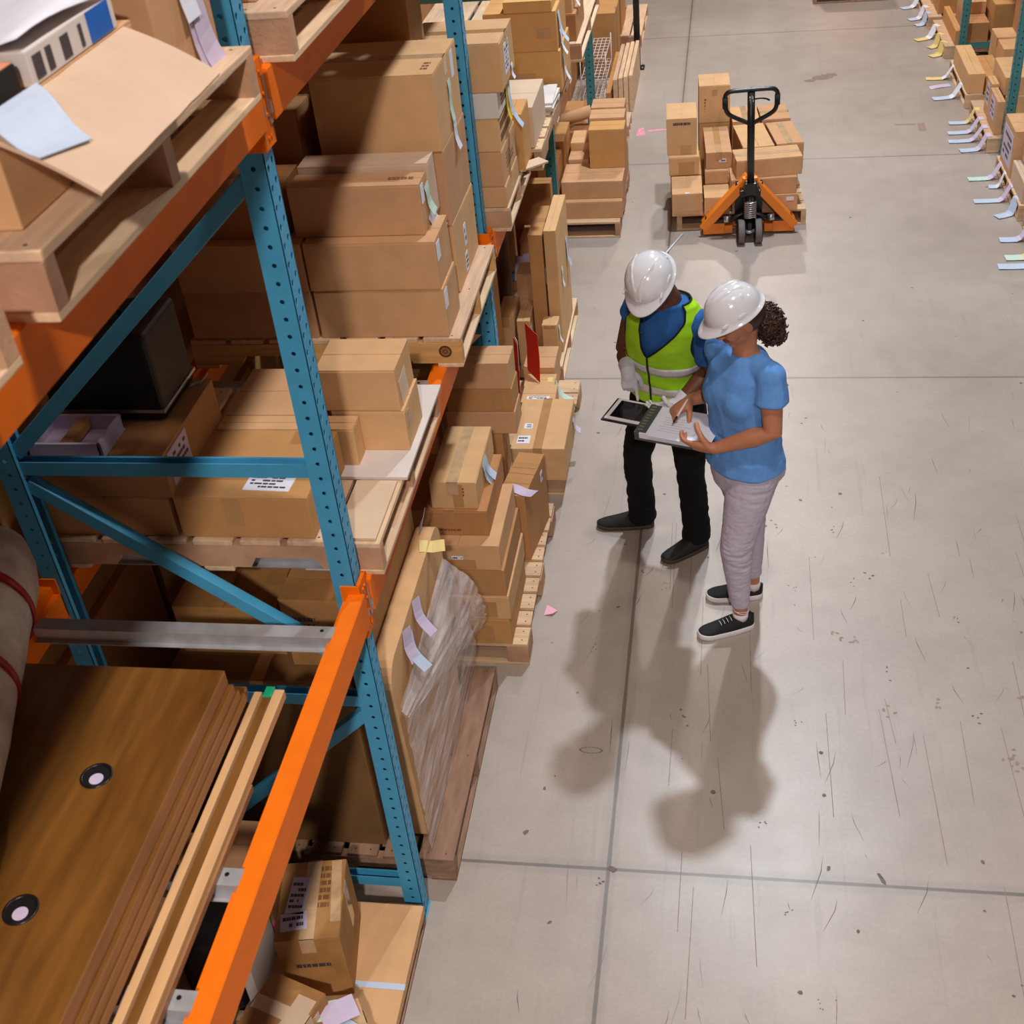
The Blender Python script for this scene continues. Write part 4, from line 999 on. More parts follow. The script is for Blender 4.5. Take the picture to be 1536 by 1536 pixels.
jc('long carton at the right edge behind the wide taped one, clear tape down its middle', .34, .545, 9.345, 9.82, .30, .512, K, rz=.16, tape='y', tapem=TAPE_CLEAR)
jc('long carton in the middle behind the wide taped one', .09, .325, 9.30, 9.80, .30, .510, K, rz=.16, seam='y')
jc('support carton under the two long cartons behind the wide taped one', .05, .53, 9.30, 9.80, z, .299, KD)
jc('far carton at the right rear of the hand truck pallet, wide clear tape on top', .26, .485, 9.86, 10.2, z, .52, K, rz=.10, tape='x', tapem=TAPE_CLEAR)
jc('far carton at the middle rear of the hand truck pallet', .035, .25, 9.85, 10.2, z, .515, K, rz=.08, seam='y', tape='y', tapem=TAPE_CLEAR)

# hand truck
t = empty('pallet_jack', (.175, 8.86, 0), .055, 'orange and black hand pallet truck in front of the stacked cartons', 'hand truck')
for s in (-1, 1):
    mb = MB()
    xa, xb = (-.335, -.175) if s < 0 else (.175, .335)
    pr = [(xa, .03), (xa, .095), (xa+.012, .105), (xb-.012, .105), (xb, .095), (xb, .03), (xb-.01, .03), (xb-.01, .09), (xa+.01, .09), (xa+.01, .03)]
    mb.prism(pr, .0, 1.0, JACKOR, 'y')
    mb.box(xa, xb, -.012, .03, .02, .105, JACKOR, bev=.006)
    vs = mb.box(xa if s < 0 else xa-.06, xb+.06 if s < 0 else xb, -.006, .06, .02, .085, JACKOR, bev=.006)
    mb.build('fork', t)
    mb = MB(); mb.cyl(((xa+xb)/2, .90, .040), (1, 0, 0), .04, .10, GREYR, 20); mb.build('fork_roller', t)
    # sloping A-frame plate
    mb = MB(); d = V((s*.325, 0, .08))-V((s*.02, 0, .425)); L = d.length; d.normalize()
    n_ = V((0, -1, 0)); u = d.cross(n_)
    M = MX((u, n_, d)).transposed().to_4x4(); M.translation = V((s*.02, -.01, .425))
    mb.box(-.032, .032, -.012, .012, -.03, L+.02, JACKOR, bev=.004, M=M)
    mb.box(-.028, .028, -.10, .0, -.02, L, JACKOR, bev=.004, M=M)
    mb.build('frame_arm', t)
    mb = MB(); mb.tube([(s*.03, -.05, .20), (s*.12, -.02, .14), (s*.25, .0, .12), (s*.31, .02, .09)], .018, BLACKP, 12)
    mb.box(s*.29-.03, s*.29+.03, .0, .06, .09, .14, BLACKP, bev=.006); mb.cyl((s*.16, -.03, .145), (1, 0, .1), .026, .05, STEEL, 14); mb.build('lift_linkage', t)
mb = MB(); mb.box(-.335, .335, .055, .10, .05, .105, JACKOR, bev=.005); mb.box(-.10, .10, .02, .07, .08, .40, BLACKP, bev=.01); mb.build('rear_crosspiece', t)
mb = MB(); mb.box(-.055, .06, -.03, .02, .38, .455, JACKOR, bev=.01); mb.build('frame_top', t)
mb = MB(); mb.cyl((.0, -.075, .22), (0, 0, 1), .045, .26, BLACKP, 20); mb.cyl((0, -.075, .11), (0, 0, 1), .06, .06, BLACKP, 20)
mb.box(-.075, .075, -.11, -.03, .34, .39, BLACKP, bev=.008); mb.box(-.05, .06, -.13, -.05, .36, .43, BLACKP, bev=.01); mb.build('pump_unit', t)
mb = MB()
pts = [(.040*math.cos(a), -.105+.022*math.sin(a)-.03, .19+a/(2*PI)*.016) for a in [i*PI/6 for i in range(12*8+1)]]
mb.tube(pts, .006, STEEL, 6); mb.build('pump_spring', t)
for s in (-1, 1):
    mb = MB(); cx, cy, cz, r_ = s*.062+.0, -.135, .088, .088
    prof = [(.0, -.026), (r_*.55, -.024), (r_*.62, -.018), (r_*.93, -.028), (r_, -.022), (r_, .022), (r_*.93, .028), (r_*.62, .018), (r_*.55, .024), (.0, .026)]
    k1, k2 = mb.mi(BLACKR), mb.mi(GREYR)
    rows = [[V((cx+w_, cy+q*math.cos(a), cz+q*math.sin(a))) for a in [2*PI*i/32 for i in range(32)]] for q, w_ in [(max(q, .001), w_) for q, w_ in prof]]
    mb.grid(rows, BLACKR, closeu=True)
    for f in mb.bm.faces:
        c = f.calc_center_median(); rr = math.hypot(c.y-cy, c.z-cz)
        if rr > r_*.965: f.material_index = k2
    mb.build('steering_wheel', t)
mb = MB(); mb.cyl((0, -.135, .088), (1, 0, 0), .018, .17, STEEL, 14); mb.box(-.018, .018, -.15, -.05, .07, .16, BLACKP, bev=.006); mb.build('wheel_axle', t)
# draw bar and loop handle
mb = MB(); b0, b1 = V((0, -.115, .40)), V((-.018, -.185, 1.135))
mb.tube([b0, b0.lerp(b1, .5), b1], .026, BLACKP, 16, flat=.8); mb.box(-.045, .045, -.155, -.085, .38, .46, BLACKP, bev=.01); mb.build('draw_bar', t)
mb = MB(); ax = (b1-b0).normalized(); U = V((1, 0, .02)); cpt = b1
loop = []
for u, v in ((0, -.235), (-.06, -.205), (-.135, -.165), (-.165, -.135), (-.175, -.09), (-.178, -.03), (-.165, .0), (-.135, .012), (-.07, .014), (0, .014), (.07, .014), (.135, .012), (.165, .0), (.178, -.03), (.175, -.09), (.165, -.135), (.135, -.165), (.06, -.205), (0, -.235)):
    loop.append(cpt+U*u+ax*v)
def smooth_path(pts, n=4):
    out = []
    for i in range(len(pts)-1):
        p0, p1, p2, p3 = pts[max(i-1, 0)], pts[i], pts[i+1], pts[min(i+2, len(pts)-1)]
        for k in range(n):
            s = k/n
            out.append(.5*((2*p1)+(p2-p0)*s+(2*p0-5*p1+4*p2-p3)*s*s+(3*p1-p0-3*p2+p3)*s**3))
    return out+[pts[-1]]
mb.tube(smooth_path(loop), .0155, BLACKP, 12); mb.build('loop_handle', t)
for s in (-1, 1):
    mb = MB(); mb.tube([cpt+U*(s*.177)+ax*(-.105), cpt+U*(s*.178)+ax*(-.03)], .019, BLACKR, 12); mb.build('hand_grip', t)
mb = MB(); mb.tube(smooth_path([cpt+U*.02+ax*-.055, cpt+U*.06+ax*-.052, cpt+U*.10+ax*-.058, cpt+U*.125+ax*-.072]), .006, BLACKP, 8); mb.build('control_lever', t)
mb = MB(); nn = V((0, -1, .1)).normalized()
for u, v, w_, h_ in ((-.010, -.035, .008, .016), (-.009, -.055, .005, .01), (.004, -.035, .004, .024), (.010, -.035, .009, .004), (.010, -.046, .008, .004), (-.006, -.07, .003, .006), (.012, -.062, .006, .012)):
    patch(mb, (cpt+nn*.0205, U.normalized(), ax, nn), u, v, w_, h_, PAPER, t=.001, lift=.0008)
mb.build('white_marking', t)
mb = MB(); mb.tube([(-.455, 8.47, .007), (-.385, 8.68, .007), (-.313, 8.888, .007)], .006, PAPER, 8)
mb.build('plastic_rod', label='thin white rod lying on the floor before the loaded pallet', cat='rod')

# ------------------------------------------------------------------ right rack
RG = 'upright frames of the right rack'
for y, lab in ((7.73, 'right rack upright outside the right picture edge'), (10.26, 'green upright frame at the right picture edge, in front of the stacked cartons'), (12.74, 'green upright frame in the top right corner, second along the right rack'), (15.27, 'green upright frame of the right rack, above the top right corner')):
    upright_frame(lab, y, 2.205, 3.23, 3.0, TEAL, RG, sgn=-1, horiz=(.14, 1.14, 2.06, 2.98))
for y0 in (7.73, 10.26, 12.74):
    beam({7.73: 'front beam of the right rack, right of the picture', 10.26: 'front beam of the right rack above the stacked cartons, out of the picture', 12.74: 'front beam of the right rack farther back, out of the picture'}[y0], y0+.068, y0+2.48 if y0 > 8 else y0+2.53, 2.18, 1.8, 1.92, ORANGE, 'beams of the right rack', -1)
    beam({7.73: 'rear beam of the right rack, right of the picture', 10.26: 'rear beam of the right rack above the stacked cartons, out of the picture', 12.74: 'rear beam of the right rack farther back, out of the picture'}[y0], y0+.068, y0+2.48 if y0 > 8 else y0+2.53, 3.255, 1.8, 1.92, ORANGE, 'beams of the right rack', 1, clip=False)
W1, W2 = PAPER_LILAC, PAPER_BLUE
def strips(xc, yc, lst, y0s=None):
    """(y, reach, width, m1, m2, yaw)"""
    return [(xe-xc, y-yc, rc, w_, m1, m2, PI+an, lie) for (xe, y, rc, w_, m1, m2, an, lie) in lst]
LP = 2.115
pallet('pallet at the right picture edge, nearest of the right rack, paper strips curling off it', LP, 3.15, 8.98, 9.98, 0, .12, 'y', WOOD, tags=strips((LP+3.15)/2, 9.48, [
    (LP, 9.80, .09, .075, PAPER_LILAC, PAPER_GREEN, .05, .14), (LP, 9.62, .05, .07, PAPER, PAPER_BLUE, -.1, .05), (LP, 9.36, .08, .075, PAPER_LILAC, PAPER_BLUE, .02, .17), (LP, 9.12, .05, .075, PAPER_BLUE, PAPER_BLUE, .45, .10)]))
pallet('pallet of the right rack between the two green uprights, nearer one, four paper strips', LP-.01, 3.15, 10.345, 11.28, 0, .12, 'y', WOOD, tags=strips((LP-.01+3.15)/2, (10.345+11.28)/2, [
    (LP-.01, 11.05, .07, .075, PAPER_CREAM, PAPER_BLUE, 0, .13), (LP-.01, 10.82, .10, .075, PAPER_LILAC, PAPER_BLUE, .05, .14), (LP-.01, 10.62, .11, .075, PAPER_LILAC, PAPER_BLUE, .03, .15), (LP-.01, 10.42, .08, .08, PAPER_LILAC, PAPER_BLUE, .12, .12)]))
pallet('pallet of the right rack in front of the far green upright, two paper strips', 2.085, 3.15, 11.42, 12.42, 0, .12, 'y', WOOD, tags=strips((2.085+3.15)/2, 11.92, [
    (2.085, 11.72, .10, .085, PAPER, PAPER_BLUE, .15, .14), (2.085, 12.24, .10, .08, PAPER, PAPER_CREAM, -.05, .13)]))
pallet('far pallet of the right rack beyond the green upright, yellow strips', 2.09, 3.15, 12.84, 13.75, 0, .12, 'y', WOOD, tags=strips((2.09+3.15)/2, 13.295, [
    (2.09, 12.98, .05, .09, PAPER_CREAM, PAPER_CREAM, .5, .08), (2.09, 13.25, .06, .08, PAPER_CREAM, PAPER_CREAM, .5, .05), (2.09, 13.55, .09, .09, PAPER, PAPER_CREAM, .4, .12)]))
pallet('farthest pallet of the right rack, at the top of the picture', 2.06, 3.1, 13.85, 14.9, 0, .12, 'y', WOOD, tags=strips((2.06+3.1)/2, 14.375, [
    (2.06, 14.02, .05, .09, PAPER_BLUE, PAPER_BLUE, .3, .06), (2.06, 14.25, .07, .09, PAPER, PAPER_BLUE, .3, .09), (2.06, 14.7, .09, .09, PAPER, PAPER_BLUE, .3, .1)]))
# strips of the pallet just outside the right edge lie into the picture
pallet('pallet hidden past the right picture edge, only its paper strips show', 2.13, 3.15, 7.83, 8.9, 0, .12, 'y', WOOD, tags=strips((2.13+3.15)/2, 8.365, [
    (2.13, 8.66, .09, .08, PAPER_LILAC, PAPER_BLUE, 0, .10), (2.13, 8.37, .10, .085, PAPER_CREAM, PAPER_GREEN, .02, .10), (2.13, 8.23, .10, .085, PAPER_LILAC, PAPER_BLUE, 0, .17), (2.13, 8.03, .06, .08, PAPER, PAPER_BLUE, 0, .06)]))
z = .121
carton('tall open-topped carton with a white side panel at the right picture edge', (2.125, 2.36, 9.50, 9.90, z, .48), K, group=G9, seam='x', labels=[('left', -.0, 0, .34, .26, PAPER_LILAC, 4)])
carton('tall carton next to the open-topped one, cut by the right picture edge', (2.19, 2.6, 9.05, 9.47, z, .45), K, group=G9, labels=[('left', 0, .02, .3, .22, PAPER_LILAC, 3)])
carton('pinkish carton standing low before the tall ones at the right edge', (2.13, 2.185, 9.02, 9.46, z, .28), KP, group=G9)
for i, (x, y0, y1, h, lab) in enumerate(((2.16, 10.42, 10.78, .27, 'upright flat carton with a white side, nearest behind the green upright'), (2.17, 10.80, 11.02, .29, 'upright flat carton with a white side, farther behind the green upright'))):
    carton(lab, (x, x+.06, y0, y1, z, z+h), K, group=G9, labels=[('left', .0, .03, (y1-y0)*.5, h*.6, PAPER_LILAC, 3)])
carton('lower carton of the two-high stack behind the green upright at the right edge', (2.26, 2.62, 10.62, 11.18, z, .36), K, group=G9, seam='y')
carton('upper carton of the two-high stack behind the green upright at the right edge', (2.245, 2.60, 10.66, 11.2, .361, .505), K, group=G9, seam='y')
carton('carton right of the two-high stack, at the picture edge', (2.63, 3.0, 10.5, 11.1, z, .45), KD, group=G9)
carton('long flat carton lying at the aisle edge of the right rack, lifted lid', (2.095, 2.235, 11.45, 12.30, z, .29), K, group=G9, seam='y')
carton('brown upright carton right of the long flat carton', (2.25, 2.40, 11.5, 12.1, z, .25), KD, group=G9)
carton('wide carton with a light top, between the green uprights of the right rack', (2.42, 2.95, 11.75, 12.40, z, .40), K, group=G9, tape='x')
carton('tall dark carton on the wide light-topped one', (2.60, 3.0, 12.0, 12.4, .401, .8), KD, group=G9)
carton('dark-fronted carton with a pale lid behind the far green upright', (2.30, 2.49, 12.90, 13.2, z, .31), KD, group=G9, seam='x')
carton('pale lid box stacked behind the dark-fronted carton', (2.30, 2.50, 13.22, 13.7, z, .42), K, group=G9)
carton('carton right of the dark-fronted carton, in shade', (2.53, 2.95, 12.95, 13.6, z, .46), KD, group=G9)
carton('plank-like long carton on edge before the far green upright', (2.18, 2.235, 12.86, 13.72, z, .26), KOR, group=G9)
carton('carton on the farthest right pallet, left of the far upright', (2.16, 2.36, 13.95, 14.3, z, .27), KD, group=G9)
carton('carton behind the left one on the farthest right pallet', (2.15, 2.6, 14.35, 14.8, z, .36), K, group=G9)
mb = MB(); paper_strip(mb, [(1.86, 12.0, .002), (1.95, 12.03, .006), (2.05, 12.06, .003)], (0.1, -1, 0), .085, PAPER_LILAC)
mb.build('paper_scrap', label='pale lilac paper lying alone on the floor at the upper right', cat='paper')
mb = MB(); mb.poly([(-.845, 4.50, .001), (-.80, 4.50, .012), (-.78, 4.535, .002), (-.835, 4.57, .008)], plain('paper_pink', srgb(244, 176, 196), .6))
solid(mb.build('paper_scrap', label='small pink paper scrap on the floor beside the light pallet', cat='paper'), .0012)
# ------------------------------------------------------------------ people
SKIN_M = plain('skin_dark', srgb(104, 62, 42), .5, var=.08, scale=25, spec=.4)
SKIN_W = plain('skin_tan', srgb(190, 126, 92), .5, var=.08, scale=25, spec=.4)
LIPS = plain('lips', srgb(150, 70, 70), .4)
EYEW = plain('eye_white', srgb(225, 220, 215), .3)
EYED = plain('eye_dark', srgb(40, 24, 18), .2)
HAIR_B = plain('hair_black', srgb(24, 18, 16), .6, var=.2)
HAIR_C = plain('hair_curly', srgb(62, 38, 26), .45, var=.45, scale=26, spec=.5)
TEE_M = plain('tee_blue', srgb(52, 104, 176), .85, var=.07, scale=30, bump=.12, bscale=300, spec=.15)
TEE_W = plain('tee_light_blue', srgb(104, 158, 228), .85, var=.07, scale=40, bump=.15, bscale=300, spec=.15)
JEANS = plain('pale_jeans', srgb(196, 188, 208), .8, var=.05, scale=90, bump=.12, bscale=350, spec=.2)
TROUS = plain('black_trousers', srgb(17, 16, 18), .85, var=.2, scale=30, bump=.2, bscale=200, spec=.2)
SHOEB = plain('shoe_black', srgb(22, 22, 26), .8, var=.2, scale=60, bump=.2, bscale=300)
SHOEL = plain('shoe_brown_black', srgb(26, 22, 20), .7, var=.2)
SOLEW = plain('sole_white', srgb(226, 222, 226), .6, var=.03)
SOLEB = plain('sole_brown', srgb(70, 56, 48), .7)
HIVIS = plain('hi_vis_lime', srgb(178, 240, 40), .7, var=.05, scale=30, bump=.15, bscale=120, spec=.3)
REFL = plain('reflective_band', srgb(222, 218, 222), .35, var=.06, scale=60, spec=.6)
PIPING = plain('piping_navy', srgb(18, 22, 36), .8)
HELM = plain('helmet_white', srgb(232, 232, 238), .16, var=.01, spec=.6, coat=.4)
GLOVE = plain('glove_white', srgb(218, 218, 230), .85, var=.05, scale=40, bump=.15, bscale=250, spec=.2)
SCREEN = plain('tablet_screen', srgb(14, 13, 15), .06, spec=.6)
DARKGREY = plain('dark_grey_plastic', srgb(74, 76, 76), .45, var=.1)

def nrm(*v): return V(v).normalized()

def ring_pts(c, U, W, a, b, n=28, e=1.0):
    out = []
    for i in range(n):
        t = 2*PI*i/n; x, y = math.cos(t), math.sin(t)
        out.append(V(c)+U*(a*math.copysign(abs(x)**e, x))+W*(b*math.copysign(abs(y)**e, y)))
    return out

class Body(MB):
    """overlapping tapered pieces that are fused into one continuous skin"""
    def loft(s, rings, m, cap=True):
        vr = s.grid(rings, m, closeu=True)
        if cap:
            for A in (vr[0], vr[-1]):
                c = s.bm.verts.new(sum((v.co for v in A), V())/len(A))
                for i in range(len(A)): s.bm.faces.new((A[i], A[(i+1) % len(A)], c))
    def limb(s, pts, m, n=20, round0=True, round1=True, flat=1.0, ref=None):
        """pts: [(point, radius)], rounded ends"""
        P = [(V(p), r) for p, r in pts]; rows = []
        def ends(p, d, r, first):
            rr = []
            for k in range(1, 5):
                a = k/5*PI/2
                rr.append((p-d*r*math.cos(a) if first else p+d*r*math.sin(a), r*(math.sin(a) if first else math.cos(a))))
            return rr
        seq = list(P)
        d0 = (P[1][0]-P[0][0]).normalized(); d1 = (P[-1][0]-P[-2][0]).normalized()
        if round0: seq = ends(P[0][0], d0, P[0][1], True)+seq
        if round1: seq = seq+ends(P[-1][0], d1, P[-1][1], False)
        up = V(ref) if ref is not None else None
        for i, (p, r) in enumerate(seq):
            a = seq[max(i-1, 0)][0]; b = seq[min(i+1, len(seq)-1)][0]
            d = (b-a).normalized()
            if up is None: up = V((0, 0, 1)) if abs(d.z) < .8 else V((0, 1, 0))
            x = d.cross(up).normalized(); up = x.cross(d).normalized()
            rows.append(ring_pts(p, x, up, r, r*flat, n))
        s.loft(rows, m)
    def ell(s, c, ax, rad, m, nu=20, nv=12):
        ax = [V(a).normalized() for a in ax]; rows = []
        for j in range(1, nv):
            t = PI*j/nv
            rows.append([V(c)+ax[0]*rad[0]*math.sin(t)*math.cos(2*PI*i/nu)+ax[1]*rad[1]*math.sin(t)*math.sin(2*PI*i/nu)+ax[2]*rad[2]*math.cos(t) for i in range(nu)])
        s.loft(rows, m)
    def fuse(s, name, parent, m, voxel=.006, smooth=6, post=None, loc=None, label=None):
        bmesh.ops.recalc_face_normals(s.bm, faces=s.bm.faces)
        me = bpy.data.meshes.new('tmp'); s.bm.to_mesh(me); s.bm.free()
        o = bpy.data.objects.new('tmp', me); COL.objects.link(o)
        r = o.modifiers.new('r', 'REMESH'); r.mode = 'VOXEL'; r.voxel_size = voxel
        if smooth:
            sm = o.modifiers.new('s', 'SMOOTH'); sm.factor = .5; sm.iterations = smooth
        dg = bpy.context.evaluated_depsgraph_get(); dg.update()
        m2 = bpy.data.meshes.new_from_object(o.evaluated_get(dg)); bpy.data.objects.remove(o)
        m2.name = name; m2.materials.clear(); m2.materials.append(m)
        org = V(parent.location) if parent is not None else V()
        if post:
            m2.update(); ns = [v.normal.copy() for v in m2.vertices]
            for v, nn in zip(m2.vertices, ns): v.co = post(v.co.copy(), nn)
        for v in m2.vertices: v.co -= org
        for p in m2.polygons: p.use_smooth = True; p.material_index = 0
        q = bpy.data.objects.new(name, m2); COL.objects.link(q)
        if parent is not None: q.parent = parent
        return tag(q, label)

def build_rel(mb, name, parent, label=None):
    """world coordinates in, stored relative to the parent's origin"""
    org = V(); q = parent
    while q is not None: org += q.location; q = q.parent
    for v in mb.bm.verts: v.co -= org
    return mb.build(name, parent, label=label)

def hand(bd, m, wrist, d, n_, right, size=1.0, curls=((.5, .6, .4),)*4, thumb=(.6, .5), thick=1.0, thumb_in=.5, spread=.05):
    """palm and five fingers. d: direction wrist->knuckles, n_: palm normal (fingers curl towards it)"""
    d = V(d).normalized(); n_ = V(n_); n_ = (n_-d*n_.dot(d)).normalized()
    t = (d.cross(n_) if right else n_.cross(d)).normalized()       # thumb side
    w = V(wrist); L = .088*size; W = .040*size; T = .015*size*thick
    rows = []
    for f, a, b in ((-.12, .66, 1.25), (.10, .70, 1.25), (.35, .92, 1.25), (.7, 1.05, 1.1), (.98, 1.0, .85), (1.06, .9, .55)):
        rows.append(ring_pts(w+d*L*f, t, n_, W*a, T*b, 22, .8))
    bd.loft(rows, m)
    for i, (off, ln, r) in enumerate(((.73, .070, .0088), (.25, .078, .0090), (-.24, .072, .0086), (-.70, .056, .0078))):
        p = w+d*L*(.98-.05*abs(off-.25))+t*W*off; dd = (d+t*spread*off).normalized(); r *= size*thick
        segs = [ln*size*q for q in (.48, .30, .24)]
        pts = [(p-dd*.02, r*1.05), (p, r*1.05)]; nn = n_
        for k, sl in enumerate(segs):
            a = curls[i][k]
            nd = (dd*math.cos(a)+nn*math.sin(a)); nn = (nn*math.cos(a)-dd*math.sin(a)); dd = nd.normalized()
            p = p+dd*sl; pts.append((p, r*(1-.07*(k+1))))
        bd.limb(pts, m, 12)
    p = w+d*L*.18+t*W*.62; dd = (d*.70+t*.72+n_*thumb_in*.5).normalized(); r = .0105*size*thick
    pts = [(p-dd*.015, r*1.3), (p, r*1.25)]; nn = (n_*.6-t*.75).normalized()
    for k, sl in enumerate((.040, .034, .026)):
        a = (0.1, thumb[0], thumb[1])[k]
        nn = (nn-dd*nn.dot(dd)).normalized()
        dd = (dd*math.cos(a)+nn*math.sin(a)).normalized(); p = p+dd*sl*size; pts.append((p, r*(1.12-.1*k)))
    bd.limb(pts, m, 12)

def head(bd, m, c, fwd, up, s=1.0):
    lat = up.cross(fwd).normalized()
    bd.ell(c+up*.015*s, (fwd, lat, up), (.098*s, .077*s, .108*s), m)
    bd.ell(c-up*.045*s+fwd*.020*s, (fwd, lat, up), (.070*s, .058*s, .072*s), m)      # jaw
    bd.ell(c-up*.095*s+fwd*.062*s, (fwd, lat, up), (.022*s, .026*s, .018*s), m)       # chin
    bd.limb([(c+up*.012*s+fwd*.088*s, .009*s), (c-up*.030*s+fwd*.106*s, .014*s)], m, 12)   # nose
    for q in (-1, 1):
        bd.ell(c-up*.034*s+fwd*.098*s+lat*q*.012*s, (fwd, lat, up), (.010*s, .009*s, .008*s), m)
        bd.ell(c-up*.012*s-fwd*.005*s+lat*q*.076*s, (fwd, lat, up), (.020*s, .010*s, .032*s), m)      # ear
        bd.ell(c-up*.030*s+fwd*.060*s+lat*q*.040*s, (fwd, lat, up), (.030*s, .026*s, .028*s), m)      # cheek
        bd.limb([(c+up*.022*s+fwd*.088*s+lat*q*.012*s, .008*s), (c+up*.020*s+fwd*.074*s+lat*q*.050*s, .008*s)], m, 10)   # brow ridge

def face_parts(parent, c, fwd, up, s=1.0):
    lat = up.cross(fwd).normalized()
    for q in (-1, 1):
        mb = Body(); mb.ell(c+up*.000*s+fwd*.080*s+lat*q*.032*s, (fwd, lat, up), (.012*s, .014*s, .010*s), EYEW); e = build_rel(mb, 'eye', parent)
        mb = Body(); mb.ell(c-up*.002*s+fwd*.089*s+lat*q*.032*s, (fwd, lat, up), (.005*s, .006*s, .006*s), EYED); build_rel(mb, 'iris', parent)
        mb = Body(); mb.limb([(c+up*.024*s+fwd*.094*s+lat*q*.016*s, .004*s), (c+up*.028*s+fwd*.088*s+lat*q*.036*s, .004*s), (c+up*.022*s+fwd*.076*s+lat*q*.054*s, .003*s)], HAIR_B, 8); build_rel(mb, 'eyebrow', parent)
    mb = Body(); mb.ell(c-up*.060*s+fwd*.088*s, (fwd, lat, up), (.010*s, .025*s, .010*s), LIPS); build_rel(mb, 'mouth', parent)

def helmet(parent, o, fwd, up, ridge, sc=1.0, band=True):
    """white safety helmet: shell with brim and peak, crown ridges. o: centre of the rim plane"""
    lat = up.cross(fwd).normalized(); A, B, H = .120*sc, .101*sc, .112*sc
    def P(x, y, z): return o+fwd*x+lat*y+up*z
    rows = []; n = 64
    for j in range(19):
        t = j/18*PI/2*.985; k = math.cos(t)**.86; z = H*math.sin(t)
        rows.append([P(A*k*math.cos(a), B*k*math.sin(a), z) for a in [2*PI*i/n for i in range(n)]])
    brim = []
    for ext, z in ((.009, -.002), (.014, -.006), (.015, -.009), (.011, -.009)):
        r_ = []
        for i in range(n):
            a = 2*PI*i/n; pk = max(0, math.cos(a))**1.6
            e = ext*(1+2.3*pk) ; zz = z-.014*pk*(ext/.02)
            r_.append(P((A+e)*math.cos(a), (B+ext*.75)*math.sin(a), zz))
        brim.append(r_)
    inner = [[P((A-.006)*k*math.cos(a), (B-.006)*k*math.sin(a), z) for a in [2*PI*i/n for i in range(n)]] for k, z in ((1, -.008), (.98, .02))]
    mb = Body()
    allr = inner[::-1]+brim[::-1]+[[P(A*1.0*math.cos(2*PI*i/n), B*math.sin(2*PI*i/n), .006) for i in range(n)]]+rows[1:]
    vr = mb.grid(allr, HELM, closeu=True)
    c = mb.bm.verts.new(P(0, 0, H*1.0))
    for i in range(n):
        f = mb.bm.faces.new((vr[-1][i], vr[-1][(i+1) % n], c)); f.smooth = True
    sh = build_rel(mb, 'helmet_shell', parent)
    def surf(x, y, off):
        q = min(.97, math.sqrt((x/A)**2+(y/B)**2)); t = math.acos(min(1, q**(1/.86)))
        return P(x, y, H*math.sin(t)+off)
    for path, w0, hgt in ridge:
        mb = MB(); rr = []
        for k, (x, y) in enumerate(path):
            x, y = x*sc, y*sc
            nx, ny = path[min(k+1, len(path)-1)][0]-path[max(k-1, 0)][0], path[min(k+1, len(path)-1)][1]-path[max(k-1, 0)][1]
            l_ = math.hypot(nx, ny); px, py = -ny/l_, nx/l_
            fade = 1 if 0 < k < len(path)-1 else .1
            rr.append([surf(x+px*u*w0, y+py*u*w0, -.003+(hgt+.003)*h*fade) for u, h in ((-1.4, 0), (-1, .45), (-.5, .95), (0, 1), (.5, .95), (1, .45), (1.4, 0))])
        mb.grid(rr, HELM); build_rel(mb, 'crown_ridge', sh)
    for q in (-1, 1):      # accessory slots at the sides
        mb = Body(); mb.ell(P(.0, q*(B-.004), .022), (fwd, up, lat), (.022, .012, .006), HELM); build_rel(mb, 'side_slot', sh)
        mb = Body(); mb.ell(P(.075, q*(B*.86), .016), (fwd, up, lat), (.016, .009, .006), HELM); build_rel(mb, 'side_slot', sh)
    return sh

